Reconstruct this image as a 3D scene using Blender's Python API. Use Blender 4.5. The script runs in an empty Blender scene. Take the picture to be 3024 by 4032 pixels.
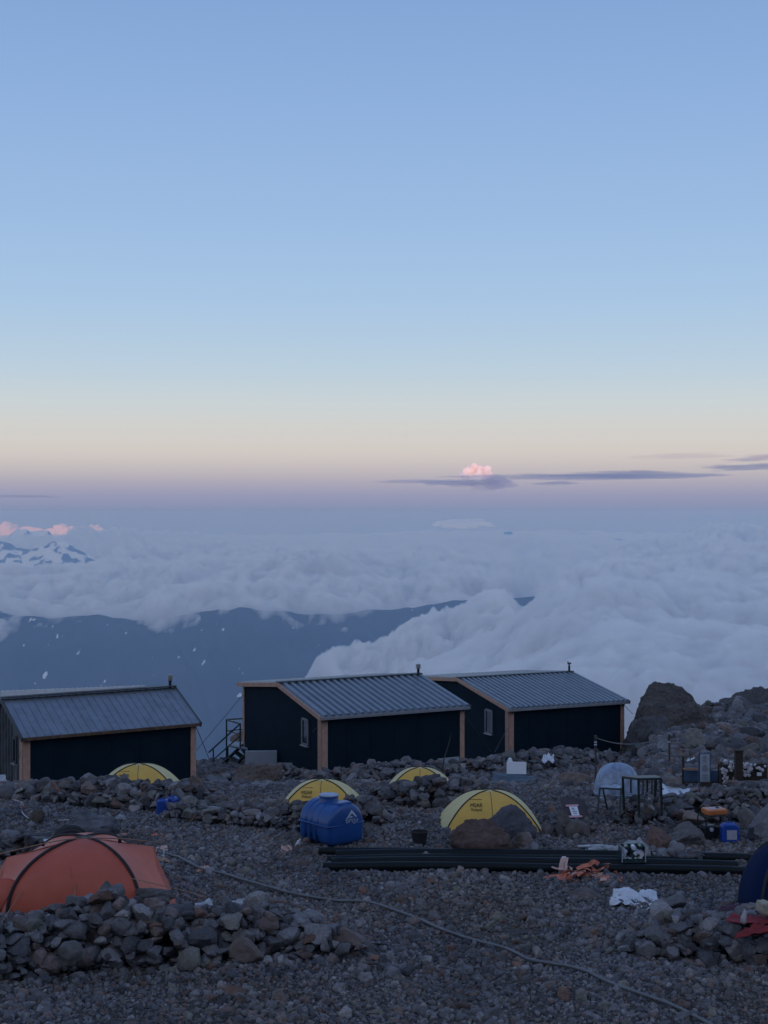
import bpy, bmesh, math, random
import numpy as np
from mathutils import Vector, Matrix, noise as mnoise

R = math.radians
scene = bpy.context.scene
COL = scene.collection
F = 5593.0            # focal length in photo pixels (3024 x 4032)
CAMZ = 8.2

# ------------------------------------------------------------------ camera
cam_d = bpy.data.cameras.new('camera')
cam = bpy.data.objects.new('camera', cam_d); COL.objects.link(cam)
cam.location = (0, 0, CAMZ); cam.rotation_euler = (R(90), 0, 0)
cam_d.sensor_fit = 'VERTICAL'; cam_d.sensor_height = 36; cam_d.sensor_width = 27
cam_d.lens = F / 4032 * 36
cam_d.clip_start = 0.1; cam_d.clip_end = 400000
scene.camera = cam

# ------------------------------------------------------------------ world
def srgb(r, g, b):
    def f(c):
        c /= 255.0
        return c / 12.92 if c <= 0.04045 else ((c + 0.055) / 1.055) ** 2.4
    return (f(r), f(g), f(b), 1)

world = bpy.data.worlds.new('World'); scene.world = world; world.use_nodes = True
nt = world.node_tree; nt.nodes.clear()
def N(t, nt_, **k):
    n = nt_.nodes.new(t)
    for a, b in k.items(): setattr(n, a, b)
    return n
tc = N('ShaderNodeTexCoord', nt); sep = N('ShaderNodeSeparateXYZ', nt)
nt.links.new(tc.outputs['Generated'], sep.inputs[0])
mr = N('ShaderNodeMapRange', nt); mr.inputs['From Min'].default_value = -0.1; mr.inputs['From Max'].default_value = 0.9
nt.links.new(sep.outputs['Z'], mr.inputs['Value'])
ramp = N('ShaderNodeValToRGB', nt); ramp.color_ramp.interpolation = 'EASE'
stops = [(-0.10, (106, 126, 164)), (-0.030, (126, 144, 179)), (-0.010, (129, 145, 177)), (-0.003, (131, 146, 178)), (0.004, (138, 148, 180)), (0.012, (152, 154, 182)),
         (0.020, (171, 167, 184)), (0.027, (188, 181, 187)), (0.036, (204, 196, 193)), (0.046, (211, 205, 199)),
         (0.060, (209, 209, 206)), (0.076, (202, 211, 214)), (0.100, (187, 207, 222)), (0.145, (169, 198, 228)),
         (0.20, (156, 188, 226)), (0.27, (144, 177, 221)), (0.345, (131, 165, 214)), (0.55, (112, 146, 200)), (0.9, (92, 122, 178))]
el = ramp.color_ramp.elements
while len(el) > 1: el.remove(el[0])
for i, (z, c) in enumerate(stops):
    p = z + 0.1
    e = el[0] if i == 0 else el.new(p)
    e.position = p; e.color = srgb(*c)
ramp.color_ramp.interpolation = 'LINEAR'
nt.links.new(mr.outputs[0], ramp.inputs[0])
# after-glow on the side of the sky behind the camera, where the sun went down
glow = N('ShaderNodeMapRange', nt, interpolation_type='SMOOTHSTEP'); glow.inputs['From Min'].default_value = 0.25; glow.inputs['From Max'].default_value = -0.7
nt.links.new(sep.outputs['Y'], glow.inputs['Value'])
gz = N('ShaderNodeMapRange', nt, interpolation_type='SMOOTHSTEP'); gz.inputs['From Min'].default_value = 1.3; gz.inputs['From Max'].default_value = 0.0
nt.links.new(sep.outputs['Z'], gz.inputs['Value'])
gm = N('ShaderNodeMath', nt, operation='MULTIPLY'); nt.links.new(glow.outputs[0], gm.inputs[0]); nt.links.new(gz.outputs[0], gm.inputs[1])
mixg = N('ShaderNodeMix', nt, data_type='RGBA'); nt.links.new(gm.outputs[0], mixg.inputs['Factor'])
nt.links.new(ramp.outputs[0], mixg.inputs[6]); mixg.inputs[7].default_value = (0.85, 0.92, 1.08, 1)
bg = N('ShaderNodeBackground', nt); bg.inputs['Strength'].default_value = 1.0
nt.links.new(mixg.outputs[2], bg.inputs['Color'])
wo = N('ShaderNodeOutputWorld', nt); nt.links.new(bg.outputs[0], wo.inputs[0])

# ------------------------------------------------------------------ sun: 1 degree up, straight behind the camera, blocked by the unseen mountain shaped for it
sun_d = bpy.data.lights.new('sun', 'SUN'); sun_d.energy = 5.0; sun_d.angle = R(0.5); sun_d.color = (1.0, 0.38, 0.17)
sun = bpy.data.objects.new('sun', sun_d); COL.objects.link(sun)
SUN_EL = 1.0
sun.location = (0, -50, 60)
sun.rotation_euler = Vector((0, -math.cos(R(SUN_EL)), math.sin(R(SUN_EL)))).to_track_quat('Z', 'Y').to_euler()

scene.view_settings.view_transform = 'Standard'; scene.view_settings.look = 'None'
scene.view_settings.exposure = 0.0; scene.view_settings.gamma = 1.0
scene.view_settings.use_curve_mapping = False
scene.render.engine = 'CYCLES'
cy = scene.cycles
cy.max_bounces = 6; cy.diffuse_bounces = 2; cy.glossy_bounces = 3; cy.transmission_bounces = 3
cy.transparent_max_bounces = 12; cy.volume_bounces = 6
cy.use_denoising = True
cy.caustics_reflective = False; cy.caustics_refractive = False

# ------------------------------------------------------------------ helpers
def P(px, py, d):
    return Vector(((px - 1512) * d / F, d, CAMZ - (py - 2016) * d / F))

def tag(o, label=None, cat=None, group=None, kind=None):
    if label: o['label'] = label
    if cat: o['category'] = cat
    if group: o['group'] = group
    if kind: o['kind'] = kind
    return o

def mesh_obj(name, verts, faces, mat=None, parent=None, smooth=False):
    me = bpy.data.meshes.new(name)
    if isinstance(verts, np.ndarray) and isinstance(faces, np.ndarray):
        nv, nf, k = len(verts), len(faces), faces.shape[1]
        me.vertices.add(nv); me.vertices.foreach_set('co', verts.astype(np.float32).ravel())
        me.loops.add(nf * k); me.loops.foreach_set('vertex_index', faces.astype(np.int32).ravel())
        me.polygons.add(nf); me.polygons.foreach_set('loop_start', (np.arange(nf) * k).astype(np.int32))
        me.update(calc_edges=True)
    else:
        me.from_pydata([tuple(v) for v in verts], [], [tuple(f) for f in faces]); me.update()
    if smooth: me.polygons.foreach_set('use_smooth', np.ones(len(me.polygons), dtype=bool))
    o = bpy.data.objects.new(name, me); COL.objects.link(o)
    if mat: me.materials.append(mat)
    if parent: o.parent = parent
    return o

# ------------------------------------------------------------------ numpy noise
_rs = np.random.RandomState(7)
_PERM = _rs.permutation(65536).astype(np.int64)
def _h(ix, iy, s):
    return _PERM[(ix * 73856093 ^ iy * 19349663 ^ (s * 83492791)) & 65535]
def gnoise(x, y, s=0):
    ix = np.floor(x).astype(np.int64); iy = np.floor(y).astype(np.int64)
    fx = x - ix; fy = y - iy
    def g(dx, dy):
        a = _h(ix + dx, iy + dy, s) / 65536.0 * 2 * np.pi
        return np.cos(a) * (fx - dx) + np.sin(a) * (fy - dy)
    u = fx * fx * fx * (fx * (fx * 6 - 15) + 10); v = fy * fy * fy * (fy * (fy * 6 - 15) + 10)
    return 1.5 * ((g(0, 0) * (1 - u) + g(1, 0) * u) * (1 - v) + (g(0, 1) * (1 - u) + g(1, 1) * u) * v)
def fbm(x, y, o=4, s=0, gain=0.5):
    r = 0; a = 1; t = 0
    for i in range(o):
        r = r + a * gnoise(x, y, s + i * 11); t += a; a *= gain; x = x * 2.03 + 5.1; y = y * 2.03 - 3.7
    return r / t
def ridged(x, y, o=5, s=0, gain=0.5):
    r = 0; a = 1; t = 0
    for i in range(o):
        r = r + a * (1 - np.abs(gnoise(x, y, s + i * 11)) * 1.6); t += a; a *= gain; x = x * 2.05 + 5.1; y = y * 2.05 - 3.7
    return r / t
def puff(x, y, s=0):            # rounded bumps: 1 - F1^2 of a cell noise
    ix = np.floor(x).astype(np.int64); iy = np.floor(y).astype(np.int64)
    best = np.zeros_like(x)
    for dx in (-1, 0, 1):
        for dy in (-1, 0, 1):
            hx = _h(ix + dx, iy + dy, s) / 65536.0; hy = _h(ix + dx, iy + dy, s + 5) / 65536.0; hr = _h(ix + dx, iy + dy, s + 9) / 65536.0
            d2 = (x - (ix + dx + hx)) ** 2 + (y - (iy + dy + hy)) ** 2
            best = np.maximum(best, (0.55 + 0.45 * hr) * np.sqrt(np.clip(1 - d2 / 1.0, 0, 1)))
    return best
_PM = {}
def puffs(x, y, o=4, s=0, gain=0.5):
    r = 0; a = 1; t = 0
    for i in range(o):
        wx = 0.25 * gnoise(x * 1.3, y * 1.3, s + 90); wy = 0.25 * gnoise(x * 1.3 + 9, y * 1.3, s + 91)
        r = r + a * puff(x + wx, y + wy, s + i * 13); t += a; a *= gain; x = x * 2.1 + 3.3; y = y * 2.1 - 7.1
    return r / t - _PM.get(o, 0)
def sstep(a, b, x):
    t = np.clip((x - a) / (b - a), 0, 1); return t * t * (3 - 2 * t)

def grid_faces(nu, nv, off=0, flip=False):
    i = np.arange(nu - 1)[:, None] * nv + np.arange(nv - 1)[None, :]
    i = i.ravel() + off
    f = np.stack([i, i + nv, i + nv + 1, i + 1], 1)
    return f[:, ::-1] if flip else f

_q = np.random.RandomState(1).rand(2, 4000) * 60
for _o in (4, 5): _PM[_o] = float(puffs(_q[0], _q[1], _o, 3, 0.6).mean())
# ------------------------------------------------------------------ far materials
def new_mat(name):
    m = bpy.data.materials.new(name); m.use_nodes = True
    return m, m.node_tree, m.node_tree.nodes['Principled BSDF']

def mountain_mat(name, rock, snow_amt, scale, slope=0.5):
    m, t, b = new_mat(name)
    geo = N('ShaderNodeNewGeometry', t); sp = N('ShaderNodeSeparateXYZ', t)
    t.links.new(geo.outputs['Normal'], sp.inputs[0])
    no = N('ShaderNodeTexNoise', t); no.inputs['Scale'].default_value = scale; no.inputs['Detail'].default_value = 6
    mpp = N('ShaderNodeMapping', t); mpp.inputs['Scale'].default_value = (1.0, 1.0, 1.0); t.links.new(geo.outputs['Position'], mpp.inputs[0]); t.links.new(mpp.outputs[0], no.inputs['Vector'])
    ad = N('ShaderNodeMath', t, operation='MULTIPLY_ADD'); ad.inputs[1].default_value = 1.6; 
    t.links.new(no.outputs[0], ad.inputs[0]); t.links.new(sp.outputs['Z'], ad.inputs[2])
    mp = N('ShaderNodeMapRange', t); mp.inputs['From Min'].default_value = snow_amt; mp.inputs['From Max'].default_value = snow_amt + 0.06
    t.links.new(ad.outputs[0], mp.inputs['Value'])
    mx = N('ShaderNodeMix', t, data_type='RGBA'); mx.inputs[6].default_value = (*rock, 1); mx.inputs[7].default_value = (0.8, 0.82, 0.85, 1)
    t.links.new(mp.outputs[0], mx.inputs['Factor']); t.links.new(mx.outputs[2], b.inputs['Base Color'])
    b.inputs['Roughness'].default_value = 0.95; b.inputs['Specular IOR Level'].default_value = 0.1
    return m

def volume_mat(name, color, density, aniso=0.0, absorb=(1, 1, 1)):
    m = bpy.data.materials.new(name); m.use_nodes = True
    t = m.node_tree; t.nodes.clear()
    v = N('ShaderNodeVolumePrincipled', t); v.inputs['Color'].default_value = (*color, 1)
    v.inputs['Absorption Color'].default_value = (*absorb, 1); v.inputs['Density'].default_value = density; v.inputs['Anisotropy'].default_value = aniso
    o = N('ShaderNodeOutputMaterial', t); t.links.new(v.outputs[0], o.inputs['Volume'])
    return m

# ---- opposite valley flank, in front of the cloud sea
def polar(u0, u1, nu, d0, d1, nd):
    u = np.linspace(u0, u1, nu); d = np.exp(np.linspace(math.log(d0), math.log(d1), nd))
    U, D = np.meshgrid(u, d, indexing='ij')
    return U * D, D
X, Y = polar(-0.6, 0.6, 420, 2500, 12500, 320)
def flank_z(X, Y):
    prof = np.interp(Y, [2500, 5200, 6200, 7400, 8700, 9600, 12500], [-2600, -1900, -1450, -1080, -650, -760, -1100])
    side = np.interp(X / Y, [-0.6, -0.3, -0.12, 0.0, 0.05, 0.12, 0.2, 0.6], [20, 10, 30, 45, 115, 125, 60, -200])
    return prof + side + 130 * (ridged(X / 2200 + 0.4, Y / 3600, 5, 3) - 0.6) + 45 * fbm(X / 500, Y / 700, 4, 8) + 110 * (ridged(X / 480 + Y / 1500, Y / 2600, 3, 14) - 0.6) * sstep(9000, 7800, Y)
Z = flank_z(X, Y)
vf = np.stack([X, Y, Z], -1).reshape(-1, 3)
# snow lying in a few gullies of the far flank
mflank, t, b = new_mat('flank_rock')
geo = N('ShaderNodeNewGeometry', t)
mpn = N('ShaderNodeMapping', t); mpn.inputs['Scale'].default_value = (1 / 60, 1 / 200, 1 / 200); mpn.inputs['Rotation'].default_value = (0, 0, R(28))
t.links.new(geo.outputs['Position'], mpn.inputs[0])
no = N('ShaderNodeTexNoise', t); no.inputs['Scale'].default_value = 1; no.inputs['Detail'].default_value = 3
t.links.new(mpn.outputs[0], no.inputs['Vector'])
mp = N('ShaderNodeMapRange', t); mp.inputs['From Min'].default_value = 0.688; mp.inputs['From Max'].default_value = 0.712
t.links.new(no.outputs[0], mp.inputs['Value'])
n2 = N('ShaderNodeTexNoise', t); n2.inputs['Scale'].default_value = 1 / 700; n2.inputs['Detail'].default_value = 8; t.links.new(geo.outputs['Position'], n2.inputs['Vector'])
cr = N('ShaderNodeMix', t, data_type='RGBA'); cr.inputs[6].default_value = (0.016, 0.022, 0.022, 1); cr.inputs[7].default_value = (0.10, 0.105, 0.105, 1)
t.links.new(n2.outputs[0], cr.inputs['Factor'])
mx = N('ShaderNodeMix', t, data_type='RGBA'); mx.inputs[7].default_value = (0.8, 0.82, 0.85, 1)
t.links.new(mp.outputs[0], mx.inputs['Factor']); t.links.new(cr.outputs[2], mx.inputs[6]); t.links.new(mx.outputs[2], b.inputs['Base Color'])
b.inputs['Roughness'].default_value = 0.95
tag(mesh_obj('mountain_flank', vf, grid_faces(420, 320), mflank, smooth=True), kind='structure')

# ---- snowy peaks standing out of the clouds
def peak(name, pts, d, depth, base, mat, seed, rug, label=None, hw=None):
    """pts: silhouette in photo px; a ridge line at distance d falling away to both sides"""
    xs = np.array([(p[0] - 1512) * d / F for p in pts]); zs = np.array([CAMZ - (p[1] - 2016) * d / F for p in pts])
    x = np.linspace(xs[0], xs[-1], 220); y = np.linspace(-depth, depth, 160)
    XX, YY = np.meshgrid(x, y, indexing='ij')
    crest = np.interp(XX, xs, zs)
    H = crest - base
    sl = np.abs(YY) / depth
    ZZ = base + H * (1 - sl) ** 1.25
    w = rug * (ridged(XX / (rug * 5), YY / (rug * 9), 5, seed) - 0.62)
    ZZ = ZZ + w * (0.12 + sl * 1.6) * 1.4
    v = np.stack([XX, YY + d, ZZ], -1).reshape(-1, 3)
    o = mesh_obj(name, v, grid_faces(220, 160), mat, smooth=False)
    return tag(o, kind='structure')
mdk = mountain_mat('bare_peak_rock', (0.03, 0.032, 0.04), 2.6, 1 / 120)
mpk = mountain_mat('peak_rock_snow', (0.035, 0.035, 0.04), 1.50, 1 / 120)
mpk2 = mountain_mat('far_peak_rock_snow', (0.06, 0.05, 0.05), 1.42, 1 / 260)
peak('mountain_peak', [(-420, 2150), (-200, 2120), (-60, 2150), (15, 2124), (60, 2150), (110, 2160), (170, 2150), (215, 2132), (253, 2130), (290, 2152), (330, 2170), (390, 2200), (470, 2260)],
     17000, 1500, -1150, mpk, 31, 260)
peak('mountain_peak', [(-200, 2110), (30, 2120), (52, 2090), (70, 2078), (85, 2086), (102, 2078), (120, 2092), (150, 2088), (190, 2086), (215, 2120), (330, 2160)],
     30000, 2500, -1500, mpk2, 41, 380)
peak('mountain_peak', [(770, 2165), (800, 2142), (822, 2132), (838, 2140), (880, 2170)], 24000, 900, -1200, mdk, 51, 150)
peak('mountain_peak', [(1960, 2125), (1985, 2096), (2010, 2094), (2040, 2112), (2065, 2118), (2090, 2140)], 33000, 700, -700, mdk, 61, 150)
peak('mountain_peak', [(2370, 2160), (2395, 2130), (2420, 2120), (2450, 2120), (2480, 2145), (2510, 2170)], 33000, 700, -820, mdk, 71, 150)

# ---- sea of clouds: closed bodies of even cloud vapour
mcloud = volume_mat('cloud_vapour', (0.925, 0.94, 0.965), 0.03)
mcloud_far = volume_mat('cloud_vapour_far', (0.965, 0.97, 0.98), 0.014)

def cloud_layer(name, u0, u1, d0, d1, nu, nd, topf, thick_min=0.05, mat=None, bottomf=None):
    X, Y = polar(u0, u1, nu, d0, d1, nd)
    top, mask, bot = topf(X, Y)
    # nothing at the rim so that the body closes
    eu = np.minimum(np.linspace(0, 1, nu), np.linspace(1, 0, nu))[:, None] ; ed = np.minimum(np.linspace(0, 1, nd), np.linspace(1, 0, nd))[None, :]
    rim = sstep(0, 0.03, eu) * sstep(0, 0.03, ed)
    th = np.maximum((top - bot) * mask * rim, 0) + thick_min * (0.02 + mask * rim)
    bot = bot - 1500 * (1 - sstep(0, 0.015, mask * rim))
    v1 = np.stack([X, Y, bot + th], -1).reshape(-1, 3)
    v0 = np.stack([X, Y, bot - 0.3 * th * mask], -1).reshape(-1, 3)
    n = len(v1)
    fs = [grid_faces(nu, nd), grid_faces(nu, nd, n, True)]
    def wall(a):
        a = np.array(a); return np.stack([a[:-1], a[:-1] + n, a[1:] + n, a[1:]], 1)
    idx = np.arange(nu * nd).reshape(nu, nd)
    fs += [wall(idx[0, :]), wall(idx[:, -1]), wall(idx[-1, ::-1]), wall(idx[::-1, 0])]
    o = mesh_obj(name, np.concatenate([v1, v0]), np.concatenate(fs), mat or mcloud, smooth=True)
    return tag(o, kind='stuff')

def ytop(U, Y, ds, curves):
    """height of the cloud tops: at each distance ds[k] the tops follow curves[k] (bearing -> dip)"""
    vals = []
    for c in curves:
        xs = np.array([(p[0] - 1512) / F for p in c]); ys = np.array([p[1] for p in c], float)
        vals.append(np.interp(U, xs, ys))
    out = np.zeros_like(U)
    L = np.log(Y)
    for k in range(len(ds)):
        if k == 0: w = np.where(L <= math.log(ds[0]), 1, 0).astype(float)
        else: w = np.zeros_like(U)
        if k > 0:
            a, b_ = math.log(ds[k - 1]), math.log(ds[k]); t_ = sstep(a, b_, L); w += np.where((L > a) & (L <= b_), t_, 0)
        if k < len(ds) - 1:
            a, b_ = math.log(ds[k]), math.log(ds[k + 1]); t_ = 1 - sstep(a, b_, L); w += np.where((L > a) & (L <= b_), t_, 0)
        else: w += np.where(L > math.log(ds[-1]), 1, 0)
        out += w * vals[k]
    return CAMZ - (out - 2016) / F * Y

def left_bank(X, Y):
    u = X / Y
    edge = np.interp(u, [-0.33, -0.25, -0.18, -0.1, -0.03, 0.01, 0.05, 0.09, 0.14], [8270, 8380, 8430, 8460, 8430, 8650, 9000, 9300, 12500])
    edge = edge + 620 * fbm(X / 600, Y / 1300, 5, 21, 0.6) + 120 * gnoise(X / 230, Y / 420, 22)
    mask = sstep(-60, 800, Y - edge) ** 0.8 * (1 - sstep(0.085, 0.12, u) * sstep(9300, 10500, Y)) * sstep(31000, 27000, Y)
    top = ytop(u, Y, [8500, 11000, 14000, 17500, 22000, 27000], [
        [(-400, 2370), (300, 2350), (700, 2335), (1200, 2345), (1700, 2350), (2200, 2370)],
        [(-400, 2275), (0, 2265), (300, 2250), (620, 2245), (900, 2210), (1300, 2185), (1560, 2190), (1800, 2240), (2100, 2270)],
        [(-400, 2300), (200, 2275), (400, 2215), (560, 2215), (900, 2190), (1200, 2180), (1500, 2200), (2100, 2240)],
        [(-400, 2230), (200, 2220), (420, 2190), (600, 2140), (800, 2155), (1000, 2170), (1300, 2190), (2100, 2230)],
        [(-400, 2150), (150, 2140), (400, 2105), (550, 2110), (700, 2125), (830, 2140), (930, 2130), (1200, 2155), (2100, 2200)],
        [(-400, 2150), (500, 2130), (1100, 2150), (2100, 2180)]])
    top = top + np.interp(Y, [8500, 12000, 25000], [560, 700, 900]) * puffs(X / 620, Y / 900, 5, 31, 0.66) + 50 * fbm(X / 3500, Y / 4500, 3, 32)
    hole = sstep(-0.185, -0.215, u) * sstep(13200, 14500, Y) * sstep(20500, 18500, Y)
    top = top - hole * 420
    bot = np.where(Y < 9600, flank_z(X, np.minimum(Y, 9600)) - 25, -785.0 - 0.02 * (Y - 9600))
    return top, mask, bot
cloud_layer('cloud_bank', -0.33, 0.15, 7600, 31000, 600, 520, left_bank)

def right_bank(X, Y):
    u = X / Y
    edge = np.interp(u, [-0.06, -0.03, 0.0, 0.04, 0.09, 0.14, 0.35], [6700, 6200, 4900, 3600, 3000, 2500, 2200]) + 500 * fbm(X / 900, Y / 1100, 3, 41)
    left = np.interp(Y, [2000, 3500, 5200, 6000, 6700, 7400, 7800, 8200, 9500, 13000, 22000], [-0.04, -0.03, -0.012, -0.02, -0.055, -0.066, 0.03, 0.08, 0.115, 0.135, 0.16])
    left = left + 0.016 * fbm(X / 300, Y / 600, 4, 42) - 0.010 * puffs(X / 350, Y / 500, 4, 43, 0.6)
    mask = sstep(0, 0.022, u - left) ** 0.7 * sstep(0, 500, Y - edge) * sstep(24000, 17000, Y)
    top = ytop(u, Y, [2200, 3600, 5400, 6200, 7300, 8600, 11500, 16500], [
        [(1100, 3150), (3200, 3000)],
        [(1100, 2900), (1500, 2800), (2000, 2640), (2400, 2520), (3200, 2500)],
        [(1400, 2740), (1500, 2660), (1620, 2590), (1800, 2530), (1950, 2460), (2100, 2340), (2220, 2265), (2330, 2250), (2600, 2270), (3200, 2290)],
        [(1100, 2860), (1300, 2800), (1600, 2740), (1900, 2640), (2100, 2500), (2300, 2400), (3200, 2370)],
        [(1150, 2690), (1210, 2610), (1300, 2540), (1380, 2550), (1480, 2530), (1620, 2480), (1740, 2440), (1860, 2380), (1920, 2345), (1990, 2360), (2050, 2420), (2300, 2400), (3200, 2400)],
        [(1300, 2650), (2000, 2520), (2300, 2340), (2600, 2290), (3200, 2280)],
        [(1300, 2600), (2000, 2440), (2200, 2270), (2420, 2235), (2700, 2210), (3200, 2230)],
        [(2000, 2330), (2200, 2260), (2350, 2210), (2500, 2160), (2620, 2140), (2760, 2105), (2880, 2085), (3100, 2100), (3300, 2100)]])
    amp = np.interp(Y, [2200, 4000, 6000, 12000], [100, 220, 330, 450])
    top = top + amp * (1.5 * puffs(X / 420, Y / 520, 5, 51, 0.68) + 0.9 * puffs(X / 1150, Y / 1300, 4, 54, 0.5))
    bot = np.full_like(X, -900.0) + 120 * gnoise(X / 700, Y / 900, 53)
    return top, mask, bot
cloud_layer('cloud_bank', -0.10, 0.36, 2000, 24000, 620, 560, right_bank)

def far_sea(X, Y):
    mask = np.ones_like(X) * sstep(18000, 24000, Y)
    top = ytop(X / Y, Y, [20000, 30000, 42000, 58000], [
        [(-600, 2230), (0, 2230), (1500, 2240), (2000, 2290), (2400, 2270), (3500, 2200)],
        [(-600, 2190), (300, 2170), (1000, 2165), (1600, 2150), (1900, 2118), (2100, 2122), (2300, 2140), (2500, 2140), (3500, 2180)],
        [(-600, 2150), (700, 2150), (1300, 2130), (1600, 2110), (2100, 2130), (3500, 2150)],
        [(-600, 2120), (1500, 2105), (1700, 2090), (3500, 2120)]])
    top = top + 800 * puffs(X / 1500, Y / 2600, 4, 61, 0.6)
    bot = np.full_like(X, -1500.0)
    return top, mask, bot
cloud_layer('cloud_sea', -0.4, 0.4, 17000, 60000, 520, 300, far_sea, mat=mcloud_far)

# ---- clouds standing in the sky
def blob(name, c, rad, mat, seed, amp=0.35, fr=2.0, sub=6, flat=None):
    bm = bmesh.new(); bmesh.ops.create_icosphere(bm, subdivisions=sub, radius=1)
    v = np.array([p.co[:] for p in bm.verts]); f = np.array([[q.index for q in g.verts] for g in bm.faces]); bm.free()
    rs = np.random.RandomState(seed)
    r = np.full(len(v), 0.62)
    for k in range(90):                       # the farthest of many overlapping round billows
        big = k < 24
        d = rs.normal(size=3); d /= np.linalg.norm(d)
        rr = rs.uniform(0.28, 0.42) if big else rs.uniform(0.09, 0.2)
        cc = d * (rs.uniform(0.45, 0.72) if big else rs.uniform(0.74, 0.92)) * (1 + amp * (rs.rand() - 0.5))
        dc = v @ cc; q = rr * rr - cc @ cc + dc * dc
        r = np.maximum(r, np.where(q > 0, dc + np.sqrt(np.maximum(q, 0)), 0))
    v = v * r[:, None]
    if flat is not None: v[:, 2] = np.where(v[:, 2] < flat, flat + (v[:, 2] - flat) * 0.25, v[:, 2])
    v = v * np.array(rad) + np.array(c)
    return tag(mesh_obj(name, v, f, mat, smooth=True), kind='stuff')
mtower = volume_mat('tower_cloud_vapour', (0.99, 0.99, 0.99), 0.009)
mstreak = volume_mat('streak_cloud_vapour', (0.50, 0.50, 0.62), 2.2e-4, absorb=(0, 0, 0))
def skyblob(px, py, w, h, d, depth, mat, seed, **k):
    blob('sky_cloud', P(px, py, d), (w * d / F, depth, h * d / F), mat, seed, **k)
skyblob(1880, 1874, 66, 48, 80000, 900, mtower, 3, amp=0.3, flat=-0.25)
mshelf = volume_mat('shelf_cloud_vapour', (0.56, 0.53, 0.66), 5e-4, absorb=(0, 0, 0))
skyblob(1880, 1902, 110, 30, 80000, 900, mshelf, 5, amp=0.5)
skyblob(1965, 1902, 72, 32, 79000, 1500, mshelf, 6, amp=0.6, fr=3)
skyblob(1790, 1902, 130, 12, 78000, 4000, mstreak, 7, amp=0.6, fr=3)
skyblob(1640, 1896, 190, 5, 76000, 4000, mstreak, 8, amp=0.7, fr=4)
skyblob(2250, 1878, 460, 10, 70000, 4000, mstreak, 9, amp=0.8, fr=4)
skyblob(2500, 1870, 380, 13, 68000, 5000, mstreak, 10, amp=0.8, fr=4)
skyblob(2190, 1903, 90, 5, 70000, 4000, mstreak, 11, amp=0.7, fr=4)
skyblob(1820, 2062, 120, 20, 63000, 900, mtower, 17, amp=0.4)
skyblob(2960, 1838, 180, 12, 66000, 5000, mstreak, 12, amp=0.8, fr=4)
skyblob(3010, 1802, 120, 8, 66000, 5000, mstreak, 13, amp=0.8, fr=4)
skyblob(2700, 1796, 200, 3, 66000, 4000, mstreak, 14, amp=0.7, fr=4)
skyblob(100, 1955, 130, 5, 36000, 2000, mstreak, 15, amp=0.7, fr=4)
# pink cloud heads on the left horizon, out of the mountain's shadow
for k, (px, py, w, h) in enumerate([(10, 2092, 70, 36), (-60, 2082, 60, 40), (110, 2100, 80, 26), (240, 2092, 48, 30), (300, 2098, 55, 28), (370, 2096, 42, 26), (180, 2110, 120, 25), (440, 2112, 60, 22)]):
    skyblob(px, py, w, h, 66000 + 300 * k, 900, mtower, 20 + k, amp=0.45, fr=2)

# ---- unseen mountain behind the camera, shaped to block the low sun
xs = np.linspace(-42000, 42000, 260); ys = np.linspace(-9500, -1500, 60)
XX, YY = np.meshgrid(xs, ys, indexing='ij')
crest = np.interp(XX, [-42000, -20000, -18500, -11600, -10500, -4500, -1500, 3000, 42000], [2600, 2400, 180, 180, 1600, 2600, 3300, 3500, 3900])  # crest set for the light: shades the camp, notched to light the left clouds
cs = np.clip(1 - np.abs(YY + 6000) / np.where(YY > -6000, 4500, 3500), 0, 1)
ZZ = -300 + (crest + 300) * cs + (120 * ridged(XX / 2500, YY / 2500, 5, 81) - 70) * (1 - cs * 0.9)
ZZ[:, 0] = -9000  # added skirt, keeps the sun from leaking in underneath
tag(mesh_obj('sun_block_mountain', np.stack([XX, YY, ZZ], -1).reshape(-1, 3), grid_faces(260, 60), mountain_mat('sun_block_rock', (0.05, 0.045, 0.045), 1.35, 1 / 400), smooth=True), kind='structure')
# ------------------------------------------------------------------ camp ground
def ground(x, y, detail=True):
    x = np.asarray(x, float); y = np.asarray(y, float)
    base = np.interp(y, [0, 15, 17.4, 19, 40, 44, 50, 54, 64, 68, 80, 140], [6.6, 0.9, 0.15, 0, 0, -0.32, -1.40, -1.72, -3.05, -4.3, -11, -55])
    right = np.interp(y, [0, 15, 17.4, 19, 40, 45, 52, 62, 75, 80, 95, 140], [6.6, 0.9, 0.15, 0, 0, -0.22, -0.85, -1.55, -2.15, -4.0, -14, -50])
    w = sstep(0.170, 0.196, x / np.maximum(y, 1))
    z = base * (1 - w) + right * w
    if detail:
        z = z + 0.10 * fbm(x / 3.1, y / 3.1, 3, 101) + 0.035 * fbm(x / 0.7, y / 0.7, 3, 102) \
              + w * 0.5 * sstep(54, 62, y) * fbm(x / 4.5, y / 4.5, 4, 103)
    return z
def gz(x, y): return float(ground(np.array([x]), np.array([y]))[0])
def at(px, py, dz=0.0, d0=20.0):
    """the point of the ground (plus dz) seen at photo pixel (px, py)"""
    ds = np.arange(d0, 100, 0.05)
    x = (px - 1512) * ds / F; zr = CAMZ - (py - 2016) * ds / F
    g = ground(x, ds) + dz
    i = int(np.argmax(zr <= g)) if (zr <= g).any() else len(ds) - 1
    return Vector((x[i], ds[i], zr[i]))

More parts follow.
